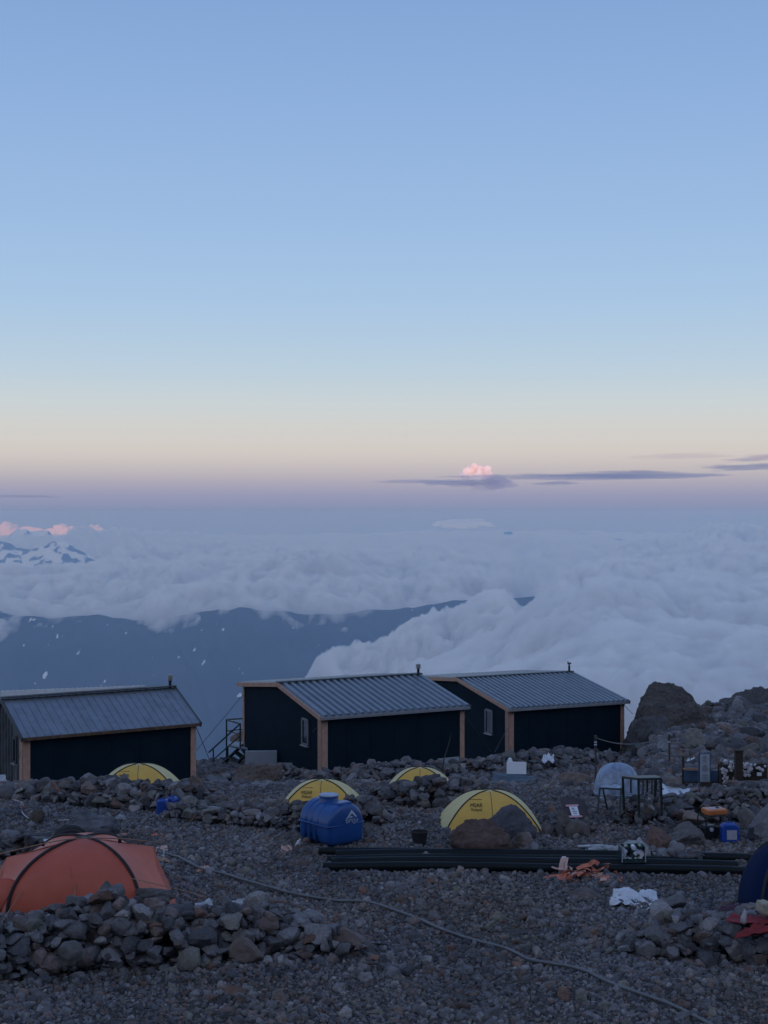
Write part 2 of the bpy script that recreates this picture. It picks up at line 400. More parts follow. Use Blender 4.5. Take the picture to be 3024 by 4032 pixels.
def patch(x0, x1, nx, ysamp):
    xs = np.linspace(x0, x1, nx); X, Y = np.meshgrid(xs, ysamp, indexing='ij'); return X, Y
def soil_mat(name, c1, c2):
    m, t, b = new_mat(name)
    geo = N('ShaderNodeNewGeometry', t)
    n1 = N('ShaderNodeTexNoise', t); n1.inputs['Scale'].default_value = 9; n1.inputs['Detail'].default_value = 8; n1.inputs['Roughness'].default_value = 0.7
    t.links.new(geo.outputs['Position'], n1.inputs['Vector'])
    v = N('ShaderNodeTexVoronoi', t); v.inputs['Scale'].default_value = 26; t.links.new(geo.outputs['Position'], v.inputs['Vector'])
    sp = N('ShaderNodeSeparateXYZ', t); t.links.new(v.outputs['Color'], sp.inputs[0])
    ad = N('ShaderNodeMath', t, operation='ADD'); t.links.new(n1.outputs[0], ad.inputs[0]); t.links.new(sp.outputs[0], ad.inputs[1])
    mp = N('ShaderNodeMapRange', t); mp.inputs['From Min'].default_value = 0.4; mp.inputs['From Max'].default_value = 1.5; t.links.new(ad.outputs[0], mp.inputs[0])
    mx = N('ShaderNodeMix', t, data_type='RGBA'); mx.inputs[6].default_value = (*c1, 1); mx.inputs[7].default_value = (*c2, 1)
    t.links.new(mp.outputs[0], mx.inputs['Factor']); t.links.new(mx.outputs[2], b.inputs['Base Color'])
    bp = N('ShaderNodeBump', t); bp.inputs['Strength'].default_value = 0.9; bp.inputs['Distance'].default_value = 0.03
    ad2 = N('ShaderNodeMath', t, operation='MULTIPLY_ADD'); ad2.inputs[1].default_value = -1.2; t.links.new(v.outputs['Distance'], ad2.inputs[0]); t.links.new(n1.outputs[0], ad2.inputs[2])
    t.links.new(ad2.outputs[0], bp.inputs['Height']); t.links.new(bp.outputs[0], b.inputs['Normal'])
    b.inputs['Roughness'].default_value = 0.95; b.inputs['Specular IOR Level'].default_value = 0.2
    return m
msoil = soil_mat('volcanic_grit', (0.055, 0.049, 0.047), (0.12, 0.108, 0.10))
# one sheet from behind the camera down into the valley; wide at the back and running under the flank
ya = np.concatenate([np.linspace(-1500, -60, 16), np.linspace(-40, 16, 20), np.linspace(16.3, 84, 620), np.geomspace(85, 6000, 70)])
ua = np.concatenate([-np.geomspace(60, 0.42, 26), np.linspace(-0.40, 0.40, 420), np.geomspace(0.42, 60, 26)])
YY = np.repeat(ya[None, :], len(ua), 0)
WW = np.where(YY < 16, 16.0, YY)
XX = ua[:, None] * WW
XX = np.clip(XX, -9000, 9000) + ua[:, None] * 1e-3
ZZ = ground(XX, YY)
ZZ = np.where(YY > 84, np.interp(YY, [84, 140, 400, 1000, 2500, 6000], [-13, -50, -190, -520, -1300, -3000]) + (YY - 84) * 0.02 * fbm(XX / 300, YY / 300, 4, 110), ZZ)
ZZ = np.where(YY < 0, 6.6 + (0 - YY) * 0.30 + np.abs(YY) * 0.05 * fbm(XX / 200, YY / 200, 3, 111), ZZ)
ZZ = np.where((YY > 84) & False, 0, ZZ)
tag(mesh_obj('ground', np.stack([XX, YY, ZZ], -1).reshape(-1, 3), grid_faces(*XX.shape), msoil, smooth=True), kind='structure')

# ------------------------------------------------------------------ stone shapes
def ico(sub):
    bm = bmesh.new(); bmesh.ops.create_icosphere(bm, subdivisions=sub, radius=1)
    v = np.array([p.co[:] for p in bm.verts]); f = np.array([[q.index for q in g.verts] for g in bm.faces]); bm.free()
    return v, f
ICO = {k: ico(k) for k in (1, 2, 3, 4, 5, 6)}
def rock_shape(seed, sub=3, planes=None, rough=0.05, soft=95.0):
    """unit rock: a sphere cut by random planes, edges worn round"""
    rs = np.random.RandomState(seed); v, f = ICO[sub]
    planes = planes or int(rs.randint(7, 13))
    n = rs.normal(size=(planes, 3)); n /= np.linalg.norm(n, axis=1)[:, None]
    h = rs.uniform(0.42, 0.95, planes)
    dn = v @ n.T
    r = h[None, :] / np.maximum(dn, 0.05)
    r = np.minimum(r, 1.3)
    r = -np.log(np.exp(-soft * r).sum(1) + np.exp(-soft * 1.12)) / soft
    if rough:
        k = 2.2
        nn = gnoise(v[:, 0] * k + seed, v[:, 1] * k + v[:, 2] * k * 0.7, seed % 50) + gnoise(v[:, 2] * k - seed, v[:, 0] * k * 0.6 + v[:, 1] * k, seed % 50 + 7) \
           + 0.5 * gnoise(v[:, 0] * 6 + seed, v[:, 1] * 6 + v[:, 2] * 4, 9) + 0.5 * gnoise(v[:, 2] * 6 + seed, v[:, 1] * 6 - v[:, 0] * 4, 19)
        if sub >= 5: nn = nn + 0.40 * gnoise(v[:, 0] * 15 + seed, v[:, 1] * 15 + v[:, 2] * 11, 29) + 0.40 * gnoise(v[:, 2] * 15, v[:, 1] * 15 - v[:, 0] * 11, 39) \
            + 0.22 * gnoise(v[:, 0] * 37 + seed, v[:, 1] * 37 + v[:, 2] * 31, 49) + 0.22 * gnoise(v[:, 2] * 37, v[:, 1] * 37 - v[:, 0] * 31, 59)
        r = r * (1 + rough * nn)
    return v * r[:, None]
TEMPL = {s: [rock_shape(100 + i, s, rough=0.05 if s < 4 else 0.05) for i in range(18)] for s in (2, 3)}

def rot_mats(rs, n):
    q = rs.normal(size=(n, 4)); q /= np.linalg.norm(q, axis=1)[:, None]
    w, x, y, z = q.T
    return np.stack([np.stack([1 - 2 * (y * y + z * z), 2 * (x * y - z * w), 2 * (x * z + y * w)], -1),
                     np.stack([2 * (x * y + z * w), 1 - 2 * (x * x + z * z), 2 * (y * z - x * w)], -1),
                     np.stack([2 * (x * z - y * w), 2 * (y * z + x * w), 1 - 2 * (x * x + y * y)], -1)], 1)

PALETTE = np.array([(0.128, 0.122, 0.124), (0.082, 0.080, 0.084), (0.170, 0.162, 0.163), (0.16, 0.122, 0.108), (0.125, 0.092, 0.080), (0.225, 0.205, 0.195), (0.145, 0.135, 0.115), (0.16, 0.098, 0.075)])
PW = np.array([0.30, 0.24, 0.17, 0.10, 0.06, 0.04, 0.07, 0.02])
PALETTE = PALETTE * np.array([0.95, 0.985, 1.035])
def tints(rs, n):
    c = PALETTE[rs.choice(len(PALETTE), n, p=PW / PW.sum())]
    return c * rs.uniform(0.75, 1.25, n)[:, None]

def stone_mat(name, use_instancer=False, bump=0.5, scale=22):
    m, t, b = new_mat(name)
    at_ = N('ShaderNodeAttribute', t); at_.attribute_name = 'tint'; at_.attribute_type = 'INSTANCER' if use_instancer else 'GEOMETRY'
    geo = N('ShaderNodeNewGeometry', t)
    n1 = N('ShaderNodeTexNoise', t); n1.inputs['Scale'].default_value = scale; n1.inputs['Detail'].default_value = 7; n1.inputs['Roughness'].default_value = 0.65
    t.links.new(geo.outputs['Position'], n1.inputs['Vector'])
    n2 = N('ShaderNodeTexNoise', t); n2.inputs['Scale'].default_value = scale * 0.22; n2.inputs['Detail'].default_value = 3
    t.links.new(geo.outputs['Position'], n2.inputs['Vector'])
    mp = N('ShaderNodeMapRange', t); mp.inputs['From Min'].default_value = 0.3; mp.inputs['From Max'].default_value = 0.7; mp.inputs['To Min'].default_value = 0.72; mp.inputs['To Max'].default_value = 1.35
    t.links.new(n1.outputs[0], mp.inputs[0])
    mp2 = N('ShaderNodeMapRange', t); mp2.inputs['From Min'].default_value = 0.3; mp2.inputs['From Max'].default_value = 0.7; mp2.inputs['To Min'].default_value = 0.8; mp2.inputs['To Max'].default_value = 1.2
    t.links.new(n2.outputs[0], mp2.inputs[0])
    mm = N('ShaderNodeMath', t, operation='MULTIPLY'); t.links.new(mp.outputs[0], mm.inputs[0]); t.links.new(mp2.outputs[0], mm.inputs[1])
    vm = N('ShaderNodeVectorMath', t, operation='SCALE'); t.links.new(at_.outputs['Color'], vm.inputs[0]); t.links.new(mm.outputs[0], vm.inputs['Scale'])
    t.links.new(vm.outputs[0], b.inputs['Base Color'])
    bp = N('ShaderNodeBump', t); bp.inputs['Strength'].default_value = bump; bp.inputs['Distance'].default_value = 0.02
    t.links.new(n1.outputs[0], bp.inputs['Height']); t.links.new(bp.outputs[0], b.inputs['Normal'])
    b.inputs['Roughness'].default_value = 0.92; b.inputs['Specular IOR Level'].default_value = 0.25
    return m
mstone = stone_mat('lava_stone', False, 0.8); mstone_i = stone_mat('lava_gravel', True, 0.0)
mboulder = stone_mat('lava_boulder', False, 0.8, 7)

def stones_mesh(name, pos, size, seed, sub=2, mat=None, squash=(0.62, 1.0), parent=None):
    """many stones as one mesh (pos n x 3, size n)"""
    rs = np.random.RandomState(seed); n = len(pos)
    T = TEMPL[sub]; f0 = ICO[sub][1]; nv = len(ICO[sub][0])
    k = rs.randint(0, len(T), n); A = np.stack(T)[k]
    sc = rs.uniform(0.62, 1.25, (n, 3)); A = A * sc[:, None, :]
    A = np.einsum('nij,nvj->nvi', rot_mats(rs, n), A)
    A[:, :, 2] *= rs.uniform(*squash, n)[:, None]
    A = A * (np.asarray(size)[:, None, None] * 0.5) + np.asarray(pos)[:, None, :]
    V = A.reshape(-1, 3); Fc = (f0[None] + (np.arange(n) * nv)[:, None, None]).reshape(-1, 3)
    o = mesh_obj(name, V, Fc, mat or mstone, smooth=(sub >= 3), parent=parent)
    if sub >= 3: o.data.set_sharp_from_angle(angle=R(24))
    a = o.data.color_attributes.new('tint', 'FLOAT_COLOR', 'POINT')
    col = np.repeat(tints(rs, n), nv, 0); a.data.foreach_set('color', np.concatenate([col, np.ones((len(col), 1))], 1).astype(np.float32).ravel())
    return o

def wall_stones(path, size, seed, sub=2, name='stone_wall', mat=None, label=None, cat='wall', group=None, spread=1.0):
    """path: (x, y, height, half width) stations; dry stones heaped along it"""
    rs = np.random.RandomState(seed)
    P_ = np.array(path, float); seg = np.hypot(*(P_[1:, :2] - P_[:-1, :2]).T); L = np.concatenate([[0], np.cumsum(seg)])
    pts, sz = [], []
    s = 0
    step = size * 0.62
    while s < L[-1]:
        x = np.interp(s, L, P_[:, 0]); y = np.interp(s, L, P_[:, 1]); h = np.interp(s, L, P_[:, 2]); w = np.interp(s, L, P_[:, 3])
        i = min(np.searchsorted(L, s, 'right'), len(seg)) - 1
        tx, ty = (P_[i + 1, :2] - P_[i, :2]) / seg[i]; nx, ny = -ty, tx
        z = -0.1 * size
        while z < h:
            wz = w * (1 - (z / max(h, 0.01)) ** 1.3 * 0.68)
            q = -wz
            while q <= wz:
                if abs(q) > wz - size * 1.3 or z > h - size * 1.1:
                    a, b_, c_ = rs.uniform(-0.3, 0.3, 3) * size
                    X_ = x + nx * q + tx * a + nx * b_; Y_ = y + ny * q + ty * a + ny * b_
                    k = rs.choice([0.55, 0.8, 1.05, 1.4, 1.9], p=[0.2, 0.28, 0.3, 0.16, 0.06]) * rs.uniform(0.85, 1.15)
                    pts.append((X_, Y_, z + c_ + size * 0.28)); sz.append(size * 1.12 * k)
                q += size * 0.74
            z += size * 0.56
        s += step
    pts = np.array(pts); pts[:, 2] += ground(pts[:, 0], pts[:, 1])
    # spilled stones at the foot
    n = int(len(pts) * 0.22 * spread); j = rs.randint(0, len(P_) - 1, n); t_ = rs.rand(n)
    bx = P_[j, 0] * (1 - t_) + P_[j + 1, 0] * t_; by = P_[j, 1] * (1 - t_) + P_[j + 1, 1] * t_
    an = rs.rand(n) * 6.28; rr = P_[j, 3] + np.abs(rs.normal(size=n)) * 0.45
    fx = bx + np.cos(an) * rr; fy = by + np.sin(an) * rr; fs = size * rs.uniform(0.35, 1.0, n)
    fz = ground(fx, fy) + fs * 0.22
    pts = np.concatenate([pts, np.stack([fx, fy, fz], 1)]); sz = np.concatenate([sz, fs])
    o = stones_mesh(name, pts, sz, seed, sub, mat)
    return tag(o, label, cat, group)

def boulder(px0, px1, py_top, py_bot, d, seed, label, col=(0.10, 0.098, 0.105), depth=None, sub=5, cat='boulder', planes=9, rot=0, group=None, name='boulder', soft=30, rough=0.075, taper=0.0):
    """a big rock filling the given box of the photo at distance d, sunk a little in the ground"""
    w = (px1 - px0) * d / F; top = CAMZ - (py_top - 2016) * d / F; bot = CAMZ - (py_bot - 2016) * d / F
    h = top - bot; dp = depth or max(w * 0.75, h * 0.7)
    v = rock_shape(seed, sub, planes, rough, soft)
    c_, s_ = math.cos(rot), math.sin(rot); v = np.stack([v[:, 0] * c_ - v[:, 2] * s_, v[:, 1], v[:, 0] * s_ + v[:, 2] * c_], 1)
    mn, mx_ = v.min(0), v.max(0)
    v = (v - mn) / (mx_ - mn) - 0.5
    low = v[:, 2] + 0.5                                  # the foot of the rock spreads out
    v[:, 0] *= 1 + 0.12 * (1 - low) - taper * low ** 1.3; v[:, 1] *= 1 - taper * low; v[:, 0] -= taper * 0.22 * low
    v = v * np.array([w / 1.06, dp, h * 1.25]) 
    cx = ((px0 + px1) / 2 - 1512) * d / F
    o = mesh_obj(name, v, ICO[sub][1], mboulder, smooth=True)
    o.location = (cx, d, top - h * 0.625)
    o.data.set_sharp_from_angle(angle=R(38))
    a = o.data.color_attributes.new('tint', 'FLOAT_COLOR', 'POINT')
    cc = np.tile(np.array([*col, 1.0]), (len(v), 1)); a.data.foreach_set('color', cc.astype(np.float32).ravel())
    return tag(o, label, cat, group)

# ------------------------------------------------------------------ gravel: small stones nobody could count
def gravel_object(name, pts, size, seed, mat):
    rs = np.random.RandomState(seed); n = len(pts)
    me = bpy.data.meshes.new(name); me.vertices.add(n); me.vertices.foreach_set('co', np.asarray(pts, np.float32).ravel())
    def at_(nm, ty, key, arr):
        a = me.attributes.new(nm, ty, 'POINT'); a.data.foreach_set(key, np.asarray(arr, np.float32).ravel())
    at_('rot', 'FLOAT_VECTOR', 'vector', rs.uniform(0, 6.283, (n, 3)))
    at_('scl', 'FLOAT_VECTOR', 'vector', rs.uniform(0.7, 1.2, (n, 3)) * np.asarray(size)[:, None] * 0.5)
    px_, py_ = np.asarray(pts)[:, 0], np.asarray(pts)[:, 1]
    shade = 1 + 0.38 * fbm(px_ / 2.6, py_ / 3.5, 3, 131); warm = 0.10 * fbm(px_ / 3.7 + 9, py_ / 4.5, 2, 132)
    at_('tint', 'FLOAT_VECTOR', 'vector', tints(rs, n) * shade[:, None] * np.stack([1 + warm, np.ones(n), 1 - warm], 1))
    o = bpy.data.objects.new(name, me); COL.objects.link(o)
    g = bpy.data.node_groups.new(name, 'GeometryNodeTree')
    g.interface.new_socket('Geometry', in_out='INPUT', socket_type='NodeSocketGeometry')
    g.interface.new_socket('Geometry', in_out='OUTPUT', socket_type='NodeSocketGeometry')
    A = lambda t, **k: N(t, type('T', (), {'nodes': g.nodes}), **k)
    gi = A('NodeGroupInput'); go = A('NodeGroupOutput'); L = g.links.new
    join = A('GeometryNodeGeometryToInstance')
    for i in range(9):
        s = A('GeometryNodeMeshIcoSphere'); s.inputs['Subdivisions'].default_value = 3; s.inputs['Radius'].default_value = 1
        sp = A('GeometryNodeSetPosition'); nz = A('ShaderNodeTexVoronoi', feature='SMOOTH_F1'); nz.inputs['Scale'].default_value = 0.95; nz.inputs['Smoothness'].default_value = 0.25
        pos = A('GeometryNodeInputPosition'); ad = A('ShaderNodeVectorMath', operation='ADD'); ad.inputs[1].default_value = (i * 7.3, i * 3.1, i * 5.7)
        L(pos.outputs[0], ad.inputs[0]); L(ad.outputs[0], nz.inputs['Vector'])
        mp = A('ShaderNodeMapRange'); mp.inputs['From Min'].default_value = 0.1; mp.inputs['From Max'].default_value = 0.9; mp.inputs['To Min'].default_value = 1.15; mp.inputs['To Max'].default_value = 0.62
        L(nz.outputs['Distance'], mp.inputs['Value'])
        vm = A('ShaderNodeVectorMath', operation='SCALE'); L(pos.outputs[0], vm.inputs[0]); L(mp.outputs[0], vm.inputs['Scale'])
        L(s.outputs['Mesh'], sp.inputs['Geometry']); L(vm.outputs[0], sp.inputs['Position'])
        ms = A('GeometryNodeSetMaterial'); ms.inputs['Material'].default_value = mat
        L(sp.outputs[0], ms.inputs[0]); L(ms.outputs[0], join.inputs[0])
    m2p = A('GeometryNodeMeshToPoints'); L(gi.outputs[0], m2p.inputs[0])
    iop = A('GeometryNodeInstanceOnPoints'); iop.inputs['Pick Instance'].default_value = True
    L(m2p.outputs[0], iop.inputs['Points']); L(join.outputs[0], iop.inputs['Instance'])
    def named(nm):
        q = A('GeometryNodeInputNamedAttribute', data_type='FLOAT_VECTOR'); q.inputs['Name'].default_value = nm; return q
    r = named('rot'); e2r = A('FunctionNodeEulerToRotation'); L(r.outputs['Attribute'], e2r.inputs[0]); L(e2r.outputs[0], iop.inputs['Rotation'])
    L(named('scl').outputs['Attribute'], iop.inputs['Scale'])
    rv = A('FunctionNodeRandomValue', data_type='INT'); rv.inputs[4].default_value = 0; rv.inputs[5].default_value = 8
    L(rv.outputs[2], iop.inputs['Instance Index'])
    L(iop.outputs[0], go.inputs[0])
    md = o.modifiers.new('stones', 'NODES'); md.node_group = g
    me.materials.append(mat)
    return tag(o, kind='stuff')

rs = np.random.RandomState(5)
def scatter(n, d0, d1, um=0.40, pw=1.0):
    d = (d0 ** pw + rs.rand(n) * (d1 ** pw - d0 ** pw)) ** (1 / pw); u = rs.uniform(-um, um, n); return u * d, d
X1, Y1 = scatter(128000, 21.5, 46, pw=1.6)
S1 = 0.052 + 0.075 * rs.rand(len(X1)) ** 2.6 + 0.0009 * (Y1 - 22)
clump = sstep(-0.1, 0.5, fbm(X1 / 2.2, Y1 / 2.2, 3, 120)); S1 = S1 * (0.9 + 0.35 * clump)
k1 = rs.rand(len(X1)) > 0.55 * sstep(0.15, 0.5, fbm(X1 / 2.9 + 31, Y1 / 4.2, 3, 123)); X1, Y1, S1 = X1[k1], Y1[k1], S1[k1]
X2, Y2 = scatter(10000, 21.5, 46, pw=1.2); S2 = 0.12 + 0.16 * rs.rand(len(X2)) ** 1.8
keep = rs.rand(len(X2)) < 0.25 + 0.75 * sstep(0.0, 0.35, fbm(X2 / 1.9 + 4, Y2 / 1.9, 3, 121)); X2, Y2, S2 = X2[keep], Y2[keep], S2[keep]
X3, Y3 = scatter(34000, 44, 72, 0.40, 1.2); S3 = rs.uniform(0.10, 0.30, len(X3)) * (0.75 + 0.6 * rs.rand(len(X3)) ** 3)
X4, Y4 = scatter(22000, 44, 86, 0.40, 1.2); k4 = (X4 / Y4 > 0.15); X4, Y4 = X4[k4], Y4[k4]; S4 = rs.uniform(0.12, 0.5, len(X4)) * (0.6 + 0.8 * rs.rand(len(X4)) ** 4)
XA = np.concatenate([X1, X2, X3, X4]); YA = np.concatenate([Y1, Y2, Y3, Y4]); SA = np.concatenate([S1, S2, S3, S4])
gravel_object('gravel', np.stack([XA, YA, ground(XA, YA) + SA * 0.12], 1), SA, 6, mstone_i)
# ------------------------------------------------------------------ materials of the things
def simple(name, col, rough=0.6, metal=0.0, var=0.12, nscale=3.0, bump=0.0, bscale=40, spec=0.5, col2=None, coat=0.0):
    m, t, b = new_mat(name)
    tcn = N('ShaderNodeTexCoord', t)
    no = N('ShaderNodeTexNoise', t); no.inputs['Scale'].default_value = nscale; no.inputs['Detail'].default_value = 6; no.inputs['Roughness'].default_value = 0.65
    t.links.new(tcn.outputs['Object'], no.inputs['Vector'])
    c1 = tuple(c * (1 - var) for c in col); c2 = col2 or tuple(min(1, c * (1 + var)) for c in col)
    mx = N('ShaderNodeMix', t, data_type='RGBA'); mx.inputs[6].default_value = (*c1, 1); mx.inputs[7].default_value = (*c2, 1)
    cr = N('ShaderNodeMapRange', t); cr.inputs['From Min'].default_value = 0.35; cr.inputs['From Max'].default_value = 0.65
    t.links.new(no.outputs[0], cr.inputs[0]); t.links.new(cr.outputs[0], mx.inputs['Factor']); t.links.new(mx.outputs[2], b.inputs['Base Color'])
    b.inputs['Roughness'].default_value = rough; b.inputs['Metallic'].default_value = metal; b.inputs['Specular IOR Level'].default_value = spec
    b.inputs['Coat Weight'].default_value = coat
    if bump:
        n2 = N('ShaderNodeTexNoise', t); n2.inputs['Scale'].default_value = bscale; n2.inputs['Detail'].default_value = 4
        t.links.new(tcn.outputs['Object'], n2.inputs['Vector'])
        bp = N('ShaderNodeBump', t); bp.inputs['Strength'].default_value = bump; bp.inputs['Distance'].default_value = 0.02
        t.links.new(n2.outputs[0], bp.inputs['Height']); t.links.new(bp.outputs[0], b.inputs['Normal'])
    return m

M = dict(
    wall=simple('dark_cladding', (0.006, 0.017, 0.028), 0.8, var=0.12, nscale=1.2, spec=0.06),
    wallgrey=simple('weathered_zinc', (0.075, 0.083, 0.092), 0.55, 0.3, var=0.35, nscale=1.6),
    timber=simple('raw_timber', (0.44, 0.27, 0.20), 0.8, var=0.16, nscale=6, bump=0.2, bscale=30),
    timber_worn=simple('stained_timber', (0.22, 0.13, 0.07), 0.85, var=0.3, nscale=7, col2=(0.05, 0.035, 0.03), bump=0.3),
    roof=simple('grey_roof_metal', (0.21, 0.235, 0.27), 0.38, 0.6, var=0.10, nscale=1.5),
    roof_old=simple('faded_roof_metal', (0.24, 0.262, 0.295), 0.44, 0.55, var=0.14, nscale=2.2, bump=0.15, bscale=3),
    trim=simple('galvanised_trim', (0.32, 0.33, 0.35), 0.5, 0.5, var=0.1),
    darktrim=simple('dark_ridge_trim', (0.06, 0.068, 0.075), 0.5, 0.4, var=0.15),
    pale=simple('pale_insulation_panel', (0.30, 0.34, 0.38), 0.75, var=0.08, nscale=4),
    snowguard=simple('white_corrugated_sheet', (0.75, 0.78, 0.80), 0.5, var=0.08, nscale=6),
    glass=simple('window_glass', (0.015, 0.02, 0.03), 0.08, 0.0, var=0.1, spec=0.8),
    frame_grey=simple('grey_window_frame', (0.15, 0.165, 0.18), 0.5, var=0.12),
    black_metal=simple('black_painted_steel', (0.018, 0.022, 0.022), 0.5, 0.3, var=0.3, nscale=8),
    green_metal=simple('green_black_steel', (0.020, 0.035, 0.032), 0.5, 0.3, var=0.3, nscale=8),
    steel=simple('dull_steel', (0.35, 0.35, 0.34), 0.45, 0.7, var=0.2, nscale=12),
    rustpost=simple('rusty_pole', (0.07, 0.055, 0.05), 0.8, 0.2, var=0.4, nscale=10),
    wire=simple('guy_cable', (0.08, 0.08, 0.085), 0.6, 0.3),
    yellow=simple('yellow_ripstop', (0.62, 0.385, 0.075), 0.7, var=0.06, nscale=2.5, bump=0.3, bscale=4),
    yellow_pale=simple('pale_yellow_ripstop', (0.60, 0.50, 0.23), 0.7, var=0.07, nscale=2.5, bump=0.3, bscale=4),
    orange=simple('pale_orange_ripstop', (0.52, 0.15, 0.095), 0.6, var=0.09, nscale=1.6, bump=0.35, bscale=3.5),  # paler orange for the wings and rear panel
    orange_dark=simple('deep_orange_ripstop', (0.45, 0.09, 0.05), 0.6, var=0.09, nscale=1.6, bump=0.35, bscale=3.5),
    sleeve=simple('black_pole_sleeve', (0.018, 0.018, 0.022), 0.8, var=0.2),
    print_=simple('black_print', (0.030, 0.028, 0.022), 0.8, var=0.2),
    tank=simple('blue_polyethylene', (0.010, 0.064, 0.235), 0.34, var=0.12, nscale=2, bump=0.05, bscale=20),
    tank_lid=simple('pale_dusty_lid', (0.30, 0.36, 0.48), 0.6, var=0.2),
    white_print=simple('sprayed_white_paint', (0.46, 0.52, 0.62), 0.8, var=0.15, nscale=20),
    can=simple('blue_canister_plastic', (0.012, 0.060, 0.32), 0.42, var=0.10, nscale=4),
    label=simple('grey_paper_label', (0.34, 0.36, 0.42), 0.8, var=0.22, nscale=25),
    paper=simple('white_paper', (0.66, 0.69, 0.74), 0.8, var=0.05),
    ink=simple('faded_ink', (0.22, 0.25, 0.30), 0.8),
    tape=simple('red_white_tape', (0.55, 0.30, 0.33), 0.7, var=0.3, nscale=60),
    pipe=simple('black_green_pipe', (0.003, 0.0065, 0.008), 0.5, var=0.2, nscale=5, spec=0.2),
    rubber=simple('black_rubber', (0.012, 0.012, 0.013), 0.7, var=0.2),
    bagdark=simple('dark_brown_sheet', (0.055, 0.046, 0.05), 0.85, var=0.25, nscale=4, bump=0.3, bscale=8),
    strap=simple('salmon_strap', (0.52, 0.17, 0.11), 0.75, var=0.3, nscale=7),
    strap_pale=simple('bleached_strap', (0.50, 0.31, 0.25), 0.75, var=0.2, nscale=7),
    wood_pale=simple('pale_board', (0.36, 0.20, 0.12), 0.8, var=0.15, nscale=9),
    poly=simple('white_plastic_film', (0.56, 0.60, 0.66), 0.45, var=0.12, nscale=6, bump=0.3, bscale=9),
    poly_grey=simple('dirty_tarp', (0.34, 0.38, 0.42), 0.7, var=0.3, nscale=6, bump=0.4, bscale=10),
    tarp=simple('slate_blue_tarp', (0.070, 0.095, 0.115), 0.6, var=0.2, nscale=3, bump=0.25, bscale=6),
    silver=simple('silver_blue_cover', (0.22, 0.28, 0.38), 0.5, 0.15, var=0.35, nscale=3.5, bump=0.8, bscale=5),
    hose=simple('grey_hose', (0.13, 0.135, 0.142), 0.5, var=0.15, nscale=5),
    rope=simple('white_rope', (0.42, 0.42, 0.42), 0.85, var=0.1),
    rope_tan=simple('tan_rope', (0.26, 0.16, 0.11), 0.85, var=0.15),
    green=simple('dark_green_hose', (0.015, 0.07, 0.045), 0.5, var=0.2),
    blueboard=simple('faded_blue_board', (0.045, 0.085, 0.16), 0.7, var=0.3, nscale=4),
    notice=simple('grey_notice_sheet', (0.36, 0.40, 0.47), 0.7, var=0.12, nscale=12),
    darkwood=simple('dark_brown_timber', (0.035, 0.025, 0.018), 0.85, var=0.3, nscale=8),
    cup=simple('white_enamel', (0.55, 0.53, 0.56), 0.5, var=0.15, nscale=20),
    genorange=simple('orange_tank_paint', (0.50, 0.16, 0.05), 0.4, var=0.12),
    bluetent=simple('navy_ripstop', (0.004, 0.013, 0.052), 0.85, spec=0.1, var=0.1, nscale=2, bump=0.2, bscale=5),
    red=simple('dark_red_fabric', (0.20, 0.010, 0.014), 0.7, var=0.25, nscale=4, bump=0.3, bscale=9),
    maroon=simple('maroon_fabric', (0.06, 0.02, 0.04), 0.8, var=0.3, nscale=6),
    redbright=simple('red_bag', (0.60, 0.015, 0.025), 0.6, var=0.1),
    greyplastic=simple('dark_grey_plastic', (0.05, 0.052, 0.055), 0.5, var=0.2),
    bottle=simple('smoky_glass', (0.03, 0.05, 0.055), 0.25, var=0.4, nscale=14),
)

